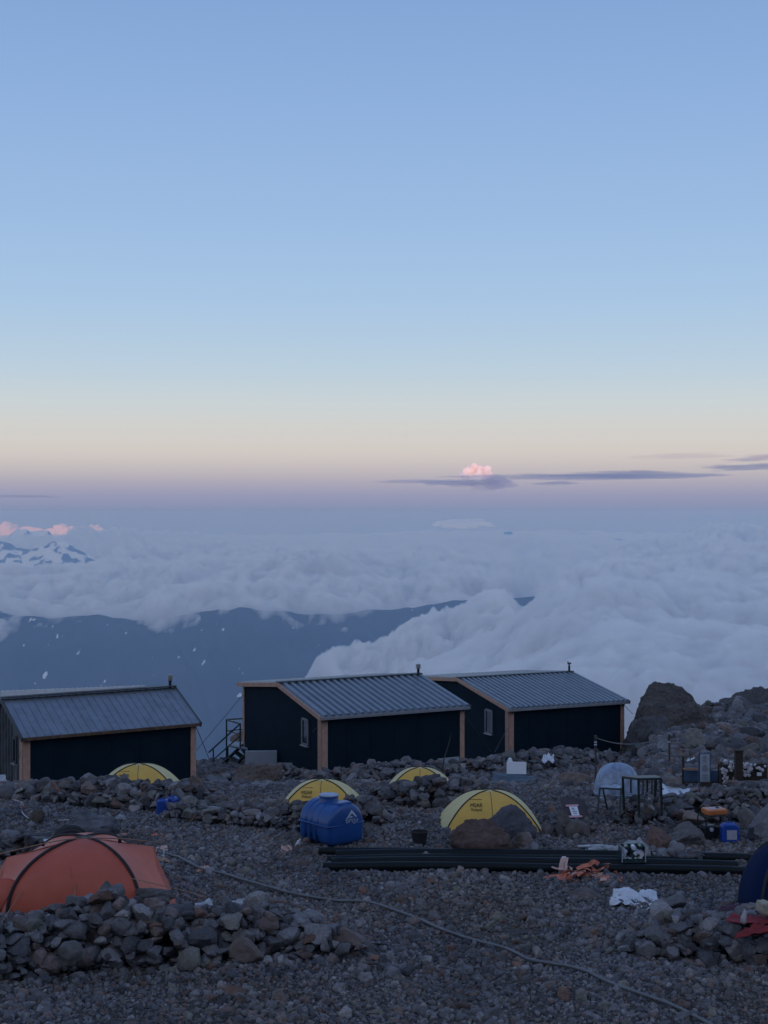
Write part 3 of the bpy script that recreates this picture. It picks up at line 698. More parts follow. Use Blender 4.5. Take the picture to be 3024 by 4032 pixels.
# ------------------------------------------------------------------ mesh collector
class MB:
    def __init__(s): s.v = []; s.f = []
    def add(s, v, f):
        o = len(s.v); s.v += [tuple(p) for p in v]; s.f += [tuple(i + o for i in q) for q in f]; return s
    def box(s, c, size, rot=None):
        x, y, z = (q / 2 for q in size)
        v = [Vector((a * x, b * y, d * z)) for a in (-1, 1) for b in (-1, 1) for d in (-1, 1)]
        if rot is not None: v = [rot @ p for p in v]
        v = [p + Vector(c) for p in v]
        return s.add(v, [(0, 1, 3, 2), (4, 6, 7, 5), (0, 4, 5, 1), (2, 3, 7, 6), (0, 2, 6, 4), (1, 5, 7, 3)])
    def quadbox(s, p0, p1, width, height, up=Vector((0, 0, 1))):
        """a bar of rectangular section from p0 to p1"""
        p0 = Vector(p0); p1 = Vector(p1); t = (p1 - p0).normalized(); n = t.cross(up)
        if n.length < 1e-4: n = t.cross(Vector((0, 1, 0)))
        n.normalize(); u = n.cross(t).normalized(); n *= width / 2; u *= height / 2
        v = [p0 - n - u, p0 + n - u, p0 + n + u, p0 - n + u, p1 - n - u, p1 + n - u, p1 + n + u, p1 - n + u]
        return s.add(v, [(0, 1, 2, 3), (7, 6, 5, 4), (0, 4, 5, 1), (1, 5, 6, 2), (2, 6, 7, 3), (3, 7, 4, 0)])
    def tube(s, pts, r, n=10, closed=False, cap=True):
        pts = [Vector(p) for p in pts]; k = len(pts); rr = r if isinstance(r, (list, tuple)) else [r] * k
        base = len(s.v); prev = None
        for i, p in enumerate(pts):
            t = ((pts[(i + 1) % k] if (closed or i < k - 1) else p) - (pts[i - 1] if (closed or i > 0) else p)).normalized()
            if prev is None:
                a = Vector((0, 0, 1)) if abs(t.z) < 0.9 else Vector((1, 0, 0)); u = t.cross(a).normalized()
            else:
                u = (prev - t * prev.dot(t)).normalized()
            prev = u; w = t.cross(u)
            for j in range(n):
                a = 2 * math.pi * j / n; s.v.append(tuple(p + (u * math.cos(a) + w * math.sin(a)) * rr[i]))
        m = k if closed else k - 1
        for i in range(m):
            for j in range(n):
                a = base + i * n; b = base + ((i + 1) % k) * n
                s.f.append((a + j, a + (j + 1) % n, b + (j + 1) % n, b + j))
        if cap and not closed:
            s.f.append(tuple(base + j for j in reversed(range(n)))); s.f.append(tuple(base + (k - 1) * n + j for j in range(n)))
        return s
    def lathe(s, prof, c=(0, 0, 0), n=24):
        base = len(s.v)
        for r, z in prof:
            for j in range(n):
                a = 2 * math.pi * j / n; s.v.append((c[0] + r * math.cos(a), c[1] + r * math.sin(a), c[2] + z))
        for i in range(len(prof) - 1):
            for j in range(n):
                a = base + i * n; s.f.append((a + j, a + (j + 1) % n, a + n + (j + 1) % n, a + n + j))
        s.f.append(tuple(base + j for j in reversed(range(n)))); s.f.append(tuple(base + (len(prof) - 1) * n + j for j in range(n)))
        return s
    def grid(s, fn, nu, nv, thick=0.0):
        """sheet fn(u, v) -> point; thick > 0 gives it a back a little behind"""
        base = len(s.v); pts = [[Vector(fn(i / (nu - 1), j / (nv - 1))) for j in range(nv)] for i in range(nu)]
        for r in pts: s.v += [tuple(p) for p in r]
        fs = [(base + i * nv + j, base + (i + 1) * nv + j, base + (i + 1) * nv + j + 1, base + i * nv + j + 1) for i in range(nu - 1) for j in range(nv - 1)]
        s.f += fs
        if thick:
            b2 = len(s.v)
            for i in range(nu):
                for j in range(nv):
                    a = pts[min(i + 1, nu - 1)][j] - pts[max(i - 1, 0)][j]; b = pts[i][min(j + 1, nv - 1)] - pts[i][max(j - 1, 0)]
                    nn = a.cross(b); nn = nn.normalized() if nn.length > 1e-9 else Vector((0, 0, 1)); s.v.append(tuple(pts[i][j] - nn * thick))
            s.f += [tuple(b2 - base + q for q in reversed(f)) for f in fs]
            rim = [i * nv for i in range(nu)] + [(nu - 1) * nv + j for j in range(1, nv)] + [i * nv + nv - 1 for i in range(nu - 2, -1, -1)] + [j for j in range(nv - 2, 0, -1)]
            for q in range(len(rim)):
                a, b = rim[q], rim[(q + 1) % len(rim)]; s.f.append((base + b, base + a, b2 + a, b2 + b))
        return s
    def build(s, name, mat, parent=None, smooth=False, bevel=0.0, segs=2):
        o = mesh_obj(name, s.v, s.f, mat, parent, smooth)
        if bevel:
            md = o.modifiers.new('bevel', 'BEVEL'); md.width = bevel; md.segments = segs; md.limit_method = 'ANGLE'; md.angle_limit = R(40)
        return o

def thing(name, label, cat, loc=(0, 0, 0), rotz=0.0, group=None):
    o = bpy.data.objects.new(name, None); COL.objects.link(o); o.empty_display_size = 0.2
    o.location = loc; o.rotation_euler = (0, 0, rotz)
    return tag(o, label, cat, group)

def smooth_path(pts, n=8):
    """Catmull-Rom through the points"""
    pts = [Vector(p) for p in pts]; out = []
    for i in range(len(pts) - 1):
        p0 = pts[max(i - 1, 0)]; p1 = pts[i]; p2 = pts[i + 1]; p3 = pts[min(i + 2, len(pts) - 1)]
        for k in range(n):
            t = k / n
            out.append(0.5 * ((2 * p1) + (p2 - p0) * t + (2 * p0 - 5 * p1 + 4 * p2 - p3) * t * t + (3 * p1 - p0 - 3 * p2 + p3) * t ** 3))
    out.append(pts[-1]); return out

def copy_tree(o, parent=None):
    c = o.copy(); COL.objects.link(c)
    if parent: c.parent = parent
    for ch in [q for q in bpy.data.objects if q.parent == o]: copy_tree(ch, c)
    return c

def text_mesh(txt, size, extrude=0.002):
    """mesh vertices/faces of a line of text lying in its local xz plane (x right, z up)"""
    cu = bpy.data.curves.new('lettering', 'FONT'); cu.body = txt; cu.size = size; cu.extrude = extrude; cu.align_x = 'CENTER'; cu.resolution_u = 3
    ob = bpy.data.objects.new('lettering', cu); COL.objects.link(ob)
    dg = bpy.context.evaluated_depsgraph_get(); me = bpy.data.meshes.new_from_object(ob.evaluated_get(dg))
    v = [Vector((p.co.x, -p.co.z, p.co.y)) for p in me.vertices]; f = [tuple(p.vertices) for p in me.polygons]
    bpy.data.objects.remove(ob); bpy.data.curves.remove(cu); bpy.data.meshes.remove(me)
    return v, f
# ------------------------------------------------------------------ huts
def px_s(px, O, b):
    """how far along the side wall (direction b from corner O) the photo column px meets it"""
    k = (px - 1512) / F
    return (k * O.y - O.x) / (b.x - k * b.y)
def hut(label, O, a, b, L, S, s_r, z_e, z_r, z_b, z0, wall_side, side_mat, gable_trim, ribs, rib_h, roof_mat, eave_mat, win=None, group=None, over=0.16, old=False):
    ux, uy = a.normalized(), b.normalized()
    root = thing('mountain_hut', label, 'hut', (O.x, O.y, z0), group=group)
    base = Vector((O.x, O.y, z0))
    W = lambda s, t, z: ux * s + uy * t + Vector((0, 0, z - z0))        # local point: s along the front, t along the side, world height z
    back = z_b
    # walls: a closed prism with gables
    def roofz(t): return z_e + (z_r - z_e) * t / s_r if t <= s_r else z_r + (z_b - z_r) * (t - s_r) / (S - s_r)
    th = 0.05
    m = MB(); sec = [(0, z0), (0, z_e - th), (s_r, z_r - th), (S, z_b - th), (S, z0)]
    v = [W(0, t, z) for t, z in sec] + [W(L, t, z) for t, z in sec]
    m.add(v, [(1, 0, 5, 6), (3, 8, 9, 4), (5, 9, 8, 7, 6)]); m.build('wall', M['wall'], root)
    g = MB(); g.add([W(0, t, z) for t, z in sec], [(0, 1, 2, 3, 4)])
    g.build('gable_wall', side_mat, root)
    # faint upright joints of the cladding
    j = MB()
    for k in range(1, 6):
        j.quadbox(W(L * k / 6, -0.004, z0), W(L * k / 6, -0.004, z_e - 0.1), 0.012, 0.012)
    j.build('cladding_joint', M['wall'], root)
    # roof of ribbed sheet, both slopes
    def slope(t0, z0_, t1, z1_, name):
        mb = MB(); n_ = ribs; prof = []
        s0, s1 = -over, L + over; pitch = (s1 - s0) / n_
        for k in range(n_):
            x = s0 + k * pitch
            if rib_h > 0.04: prof += [(x, 0), (x + pitch * 0.42, 0), (x + pitch * 0.52, rib_h), (x + pitch * 0.90, rib_h)]
            else: prof += [(x, 0), (x + pitch * 0.86, 0), (x + pitch * 0.90, rib_h), (x + pitch * 0.96, rib_h)]
        prof.append((s1, 0))
        v_ = []
        for (t_, z_) in ((t0, z0_), (t1, z1_)):
            for x, h in prof: v_.append(W(x, t_, z_ + h))
        for (t_, z_) in ((t0, z0_), (t1, z1_)):
            for x, h in prof: v_.append(W(x, t_, z_ - 0.03))
        k = len(prof)
        f_ = [(i, i + 1, k + i + 1, k + i) for i in range(k - 1)] + [(2 * k + i + 1, 2 * k + i, 3 * k + i, 3 * k + i + 1) for i in range(k - 1)]
        f_ += [(i + 1, i, 2 * k + i, 2 * k + i + 1) for i in range(k - 1)] + [(k + i, k + i + 1, 3 * k + i + 1, 3 * k + i) for i in range(k - 1)]
        f_ += [(0, k, 3 * k, 2 * k), (k - 1, 2 * k - 1, 4 * k - 1, 3 * k - 1)]
        mb.add(v_, f_); return mb.build(name, roof_mat, root)
    k1 = (z_r - z_e) / s_r; k2 = (z_b - z_r) / (S - s_r)
    slope(-0.22, z_e - 0.22 * k1 + 0.02, s_r, z_r + 0.02, 'front_roof')
    slope(s_r, z_r + 0.02, S + 0.25, z_b + 0.25 * k2 + 0.02, 'back_roof')
    MB().quadbox(W(-over - 0.02, s_r, z_r + 0.075), W(L + over + 0.02, s_r, z_r + 0.075), 0.30, 0.05).build('ridge_cap', M['darktrim'], root, bevel=0.01)
    # gutter / fascia along the eave
    MB().quadbox(W(-over, -0.235, z_e - 0.22 * k1 - 0.045), W(L + over, -0.235, z_e - 0.22 * k1 - 0.045), 0.05, 0.11 if not old else 0.10).build('eave_fascia', eave_mat, root, bevel=0.006)
    # boards up both gables
    for s_, nm in ((-over, 'gable_board'), (L + over, 'gable_board')):
        gm = gable_trim if s_ < 0 else M['darktrim']
        gb = MB(); d_ = -0.02 if s_ < 0 else 0.02
        gb.quadbox(W(s_ + d_, -0.26, z_e - 0.26 * k1 - 0.03), W(s_ + d_, s_r, z_r - 0.03), 0.045, 0.17)
        gb.quadbox(W(s_ + d_, s_r, z_r - 0.03), W(s_ + d_, S + 0.25, z_b + 0.25 * k2 - 0.03), 0.045, 0.17)
        gb.build(nm, gm, root)
    # corner boards of raw timber
    for (s_, t_) in ((0, 0), (L, 0), (0, S)):
        cb = MB(); h0 = z0; h1 = (z_e if t_ == 0 else z_b) - 0.06
        w_ = 0.24 if s_ == 0 else 0.20
        if t_ == 0:
            cb.box(W(s_ + (w_ / 2 - 0.02 if s_ == 0 else -w_ / 2 + 0.02), -0.022, (h0 + h1) / 2), (w_, 0.045, h1 - h0), Matrix.Rotation(math.atan2(ux.y, ux.x), 3, 'Z'))
            if s_ == 0: cb.box(W(-0.022, 0.15, (h0 + h1) / 2), (0.045, 0.30, h1 - h0), Matrix.Rotation(math.atan2(ux.y, ux.x), 3, 'Z'))
            else: cb.box(W(L + 0.022, 0.09, (h0 + h1) / 2), (0.045, 0.18, h1 - h0), Matrix.Rotation(math.atan2(ux.y, ux.x), 3, 'Z'))
        else:
            cb.box(W(-0.022, S - 0.08, (h0 + h1) / 2), (0.045, 0.16, h1 - h0), Matrix.Rotation(math.atan2(ux.y, ux.x), 3, 'Z'))
        cb.build('corner_post', M['timber'], root, bevel=0.004)
        if t_ == 0:
            MB().box(W(s_ + (0.12 if s_ == 0 else -0.10), -0.16, z_e - 0.16), (0.06, 0.12, 0.14), Matrix.Rotation(math.atan2(ux.y, ux.x), 3, 'Z')).build('bracket', M['darktrim'], root)
    # window in the gable wall
    if win:
        s0, s1, zb_, zt_ = win
        fr = MB(); c = [(s0, zb_), (s1, zb_), (s1, zt_), (s0, zt_)]
        for i in range(4):
            p, q = c[i], c[(i + 1) % 4]
            fr.quadbox(W(-0.035, p[0], p[1]), W(-0.035, q[0], q[1]), 0.06, 0.09, up=uy if abs(p[0] - q[0]) < 1e-6 else Vector((0, 0, 1)))
        wf = fr.build('window', M['frame_grey'] if not old else M['darktrim'], root)
        MB().box(W(-0.012, (s0 + s1) / 2, (zb_ + zt_) / 2), (0.02, abs(s1 - s0) - 0.04, zt_ - zb_ - 0.04), Matrix.Rotation(math.atan2(ux.y, ux.x), 3, 'Z')).build('pane', M['glass'], wf)
        MB().box(W(-0.06, (s0 + s1) / 2, zb_ - 0.05), (0.12, abs(s1 - s0) + 0.10, 0.04), Matrix.Rotation(math.atan2(ux.y, ux.x), 3, 'Z')).build('sill', M['trim'], wf)
    return root, W

def cable(root, p0, p1, r=0.012, sag=0.0, name='guy_cable', mat=None):
    p0, p1 = Vector(p0), Vector(p1); off = Vector(root.location)
    pts = [p0.lerp(p1, t) - Vector((0, 0, sag * 4 * t * (1 - t))) - off for t in np.linspace(0, 1, 10 if sag else 2)]
    return MB().tube(pts, r, 5).build(name, mat or M['wire'], root)

def flue(root, W, s, t, z, h, cap_mat, odd=False):
    c = W(s, t, z); m = MB()
    m.lathe([(0.055, -0.1), (0.055, h * 0.62), (0.06, h * 0.62)], c, 14); f = m.build('flue', M['black_metal'], root, smooth=False)
    k = MB()
    if odd:
        k.lathe([(0.04, h * 0.6), (0.04, h * 0.85), (0.09, h * 0.86), (0.09, h * 0.92), (0.05, h)], c, 14)
        k.box(c + Vector((-0.06, 0, h * 1.0)), (0.05, 0.05, 0.14)); k.box(c + Vector((0.07, 0, h * 0.95)), (0.05, 0.04, 0.09))
    else:
        k.lathe([(0.085, h * 0.55), (0.10, h * 0.60), (0.10, h * 0.98), (0.085, h)], c, 16)
    k.build('flue_cap', cap_mat, f)

def vec2(px0, D0, px1, D1): return Vector(((px1 - 1512) * D1 / F - (px0 - 1512) * D0 / F, D1 - D0, 0))
GH = 'dark cabins with timber corner posts standing in a row'
# first hut, cut by the left edge
D = 47.3; O1 = Vector(((92 - 1512) * D / F, D, 0)); a1 = vec2(92, 47.3, 768, 50.56); b1 = Vector((-a1.y, a1.x, 0)).normalized()
h1, W1 = hut('leftmost dark hut with faded grey roof and worn timber eave, cut by the frame', O1, a1, b1, a1.length, 4.6, 2.05, 0.80, 1.72, 0.95, -2.1,
             None, M['wallgrey'], M['darktrim'], 24, 0.032, M['roof_old'], M['timber_worn'], win=(0.66, 0.98, -0.26, 0.57), group=GH, over=0.10, old=True)
gb = MB()
for k in range(13):
    t = 0.22 + k * 0.33; zt = (0.80 + 0.92 * t / 2.05 if t < 2.05 else 1.72 - 0.77 * (t - 2.05) / 2.55) - 0.16
    if 0.6 < t < 1.05: continue
    gb.quadbox(W1(-0.015, t, -2.1), W1(-0.015, t, zt), 0.05, 0.03)
gb.build('wall_ribs', M['wallgrey'], h1)
sg = MB(); n = 60
pts = [(-0.1 + (a1.length * 0.86) * i / n) for i in range(n + 1)]
v = []
for i, s in enumerate(pts):
    hh = 0.15 * (1 - i / n) + 0.02 + (0.022 if i % 2 else 0)
    for q in (0.0, 0.05): v += [W1(s, 2.22 + q, 1.76), W1(s, 2.22 + q, 1.83 + hh)]
f = []
for i in range(n):
    a = i * 4; f += [(a, a + 4, a + 5, a + 1), (a + 2, a + 3, a + 7, a + 6), (a + 1, a + 5, a + 7, a + 3)]
sg.add(v, f); sg.build('white_ridge_sheet', M['snowguard'], h1)
flue(h1, W1, a1.length - 0.08, 2.05, 1.75, 0.46, M['steel'])
cable(h1, W1(a1.length, 0.0, 0.65) + h1.location, P(825, 2992, 53.5)); cable(h1, W1(0, 0.2, 0.3) + h1.location, P(58, 3062, 46.5), 0.01)
cable(h1, W1(-0.03, 1.5, 0.75) + h1.location, W1(-0.03, 3.4, 0.55) + h1.location, 0.012, 0.12)

# middle hut
D = 53.6; O2 = Vector(((1268 - 1512) * D / F, D, 0)); a2 = vec2(1268, 53.6, 1825, 56.53); b2 = Vector((-a2.y, a2.x, 0)).normalized()
h2, W2 = hut('middle dark hut with ribbed blue-grey roof behind the blue water tank', O2, a2, b2, a2.length, 7.75, 3.76, 0.52, 1.32, 0.90, -2.1,
             None, M['wall'], M['timber'], 21, 0.075, M['roof'], M['trim'], win=(1.18, 1.71, -0.78, 0.19), group=GH)
flue(h2, W2, a2.length + 0.02, 3.7, 1.38, 0.42, M['steel'])
cable(h2, W2(0, 7.75, 0.45) + h2.location, P(762, 2968, 58)); cable(h2, W2(-0.02, 0.4, 0.02) + h2.location, P(1128, 3008, 57))
cable(h2, W2(a2.length, 0.1, 0.25) + h2.location, P(1932, 2958, 60.5))
MB().box(W2(a2.length * 0.46, -0.05, -1.68), (0.85, 0.06, 0.20), Matrix.Rotation(math.atan2(a2.y, a2.x), 3, 'Z')).build('plinth_board', M['pale'], h2)
MB().box(W2(a2.length * 0.885, -0.05, -1.66), (0.95, 0.06, 0.30), Matrix.Rotation(math.atan2(a2.y, a2.x), 3, 'Z')).build('plinth_board', M['pale'], h2)

# third hut
D = 64.4; O3 = Vector(((2005 - 1512) * D / F, D, 0)); a3 = vec2(2005, 64.4, 2455, 66.98); b3 = Vector((-a3.y, a3.x, 0)).normalized()
h3, W3 = hut('rightmost dark hut with ribbed roof, beside the huge boulder', O3, a3, b3, a3.length, 9.3, 4.75, -0.68, 0.13, -0.28, -3.7,
             None, M['wall'], M['timber'], 24, 0.075, M['roof'], M['trim'], win=(1.53, 2.16, -2.08, -1.02), group=GH)
flue(h3, W3, a3.length - 0.05, 4.7, 0.18, 0.46, M['green_metal'], odd=True)
cable(h3, W3(-0.02, 0.1, -1.6) + h3.location, P(1948, 2962, 62)); cable(h3, W3(a3.length, 0.05, -0.85) + h3.location, P(2492, 2812, 68))

# pale panels leaning by the middle hut
def panel(px0, px1, y0, y1, D, label, th=0.08, mat='pale', tilt=0.06, dy=0.35):
    w = (px1 - px0) * D / F; h = (y1 - y0) * D / F; o = MB().box((0, 0, h / 2), (w, th, h)).build('insulation_panel', M[mat], bevel=0.008)
    o.location = ((px0 + px1) / 2 * D / F - 1512 * D / F, D, CAMZ - (y1 - 2016) * D / F); o.rotation_euler = (-tilt, 0, dy)
    return tag(o, label, 'panel', 'pale panels by the middle hut')
panel(966, 1090, 2957, 3050, 57.0, 'large pale grey panel standing against the left wall of the middle hut', th=0.28, dy=0.06)
panel(1092, 1184, 3004, 3052, 56.0, 'small pale grey panel lying low beside the larger panel', dy=-0.05)

# steel stairs behind the middle hut
st = thing('metal_staircase', 'dark steel staircase with railings at the left end of the middle hut', 'stairs', P(900, 3030, 60.0))
so = Vector(st.location)
def L_(px, py, d): return P(px, py, d) - so
def bars(name, segs, r=0.028, mat='green_metal', parent=None, off=None):
    m = MB()
    for s_ in segs: m.quadbox(s_[0], s_[1], r * 2, r * 2)
    return m.build(name, M[mat], parent)
bars('upright', [(L_(892, 2833, 60), L_(892, 3022, 60))], 0.03, parent=st); bars('upright', [(L_(946, 2848, 58.8), L_(946, 2945, 58.8))], 0.03, parent=st)
bars('upright', [(L_(840, 2945, 59.5), L_(840, 3035, 59.5))], 0.026, parent=st)
bars('handrail', [(L_(822, 2963, 59.3), L_(946, 2850, 58.8)), (L_(892, 2834, 60), L_(946, 2850, 58.8)), (L_(895, 2833, 60), L_(975, 2828, 62)), ], 0.028, parent=st)
bars('lower_rail', [(L_(842, 2990, 59.4), L_(946, 2897, 58.8)), (L_(897, 2877, 60), L_(946, 2892, 58.8)), (L_(897, 2877, 60), L_(975, 2870, 62))], 0.022, parent=st)
bars('stringer', [(L_(866, 3015, 59.6), L_(960, 2930, 60.4)), (L_(896, 3035, 58.6), L_(975, 2968, 59.2))], 0.05, 'black_metal', st)
for k in range(5):
    t = k / 4; a_ = L_(870, 3022, 59.5).lerp(L_(950, 2942, 60.2), t); b_ = L_(902, 3034, 58.7).lerp(L_(976, 2968, 59.3), t)
    MB().quadbox(a_, b_, 0.26, 0.03).build('tread', M['green_metal'], st)
lp = MB(); c_ = [L_(895, 2920, 61.2), L_(975, 2920, 62.2), L_(975, 2950, 59.6), L_(905, 2936, 59.2)]
lp.add([p for p in c_] + [p - Vector((0, 0, 0.06)) for p in c_], [(0, 1, 2, 3), (7, 6, 5, 4), (0, 4, 5, 1), (1, 5, 6, 2), (2, 6, 7, 3), (3, 7, 4, 0)]); lp.build('landing', M['pale'], st)
MB().quadbox(L_(895, 2940, 60), L_(895, 3030, 60), 0.10, 0.10).build('support_post', M['black_metal'], st)
# ------------------------------------------------------------------ dry stone walls and rubble
def st_(px, py, h, w, d0=20):
    p = at(px, py, d0=d0); return (p.x, p.y, h, w)
wall_stones([st_(-160, 3850, 0.92, 0.6), st_(60, 3830, 0.80, 0.6), st_(250, 3800, 0.95, 0.6), st_(430, 3790, 1.22, 0.6), st_(540, 3785, 1.02, 0.6), st_(660, 3780, 0.80, 0.6), st_(820, 3765, 0.76, 0.6), st_(1000, 3745, 0.76, 0.58), st_(1130, 3735, 0.62, 0.55), st_(1260, 3745, 0.40, 0.5), st_(1350, 3762, 0.22, 0.45), st_(1440, 3775, 0.12, 0.4)],
            0.262, 11, 3, label='long dry stone wall of dark rocks in front of the orange tent', group='dry stone shelter walls')
wall_stones([st_(2460, 3745, 0.25, 0.5), st_(2600, 3740, 0.55, 0.65), st_(2740, 3750, 0.66, 0.7), st_(2880, 3750, 0.66, 0.7), st_(3060, 3760, 0.75, 0.8), st_(3200, 3770, 0.75, 0.8)],
            0.25, 12, 3, label='dry stone wall at the right edge below the navy tent', group='dry stone shelter walls')
wall_stones([st_(-40, 3120, 0.12, 0.5), st_(150, 3150, 0.35, 0.6), st_(350, 3165, 0.55, 0.7), st_(560, 3175, 0.62, 0.8), st_(760, 3180, 0.55, 0.9), st_(860, 3170, 0.20, 0.7)],
            0.25, 13, 3, label='heaped stone wall in front of the leftmost yellow tent', group='dry stone shelter walls')
wall_stones([st_(700, 3205, 0.25, 0.8), st_(880, 3230, 0.32, 0.6), st_(1000, 3245, 0.36, 0.5), st_(1130, 3255, 0.50, 0.5), st_(1250, 3255, 0.55, 0.5)],
            0.21, 14, 3, label='low stone wall running left from the blue water tank', group='dry stone shelter walls')
wall_stones([st_(1370, 3225, 0.55, 0.5), st_(1450, 3235, 0.50, 0.55), st_(1540, 3230, 0.20, 0.45)],
            0.22, 15, 3, label='short stone pile just right of the blue water tank', group='dry stone shelter walls')
wall_stones([st_(1500, 3130, 0.15, 0.5), st_(1600, 3165, 0.45, 0.55), st_(1700, 3175, 0.70, 0.6), st_(1800, 3170, 0.62, 0.55), st_(1900, 3150, 0.40, 0.6)],
            0.27, 16, 3, label='stone wall in front of the smallest yellow tent beside the slate tarp', group='dry stone shelter walls')
wall_stones([st_(1190, 3075, 0.15, 0.6), st_(1330, 3085, 0.35, 0.9), st_(1480, 3075, 0.50, 1.2), st_(1600, 3060, 0.45, 1.1), st_(1760, 3045, 0.25, 0.9), st_(1860, 3040, 0.30, 0.8)],
            0.27, 17, 3, label='bank of round rubble along the foot of the middle hut', group='dry stone shelter walls')
wall_stones([st_(1880, 3045, 0.4, 0.9), st_(2020, 3035, 0.5, 1.0), st_(2160, 3025, 0.6, 1.1), st_(2300, 3015, 0.55, 1.1), st_(2420, 3010, 0.3, 0.9)],
            0.29, 18, 3, label='bank of rubble along the foot of the rightmost hut', group='dry stone shelter walls')
wall_stones([st_(2640, 3215, 0.35, 0.5), st_(2740, 3225, 0.60, 0.8), st_(2850, 3215, 0.72, 1.0), st_(2960, 3215, 0.74, 1.1), st_(3090, 3215, 0.8, 1.2)],
            0.22, 19, 3, label='mound of stones behind the generator below the cup display', group='dry stone shelter walls')
wall_stones([st_(-60, 3380, 0.45, 0.4), st_(60, 3375, 0.42, 0.4), st_(170, 3365, 0.35, 0.35)],
            0.24, 20, 3, label='bit of stone wall behind the left corner of the orange tent', group='dry stone shelter walls')
wall_stones([st_(2180, 3265, 0.10, 0.3), st_(2250, 3285, 0.28, 0.35), st_(2320, 3280, 0.22, 0.35)],
            0.22, 21, 3, label='small heap of stones propping up the notice on the dark sheet', group='dry stone shelter walls')
wall_stones([st_(2440, 3240, 0.25, 0.35), st_(2500, 3245, 0.55, 0.45), st_(2580, 3240, 0.60, 0.4)],
            0.22, 22, 3, label='pile of stones stacked under the black steel frame', group='dry stone shelter walls')
wall_stones([st_(840, 3090, 0.15, 0.5), st_(960, 3075, 0.25, 0.7), st_(1080, 3070, 0.45, 0.7), st_(1180, 3078, 0.30, 0.6)],
            0.25, 23, 3, label='rubble heap around the brown mound left of the middle hut', group='dry stone shelter walls')
wall_stones([st_(2540, 3385, 0.10, 0.4), st_(2660, 3395, 0.25, 0.5), st_(2760, 3390, 0.12, 0.4)],
            0.21, 24, 3, label='low row of stones behind the right half of the pipes', group='dry stone shelter walls')
wall_stones([st_(2060, 3360, 0.12, 0.35), st_(2180, 3365, 0.10, 0.35)],
            0.18, 25, 3, label='few stones lying right of the reddish boulder behind the pipes', group='dry stone shelter walls')

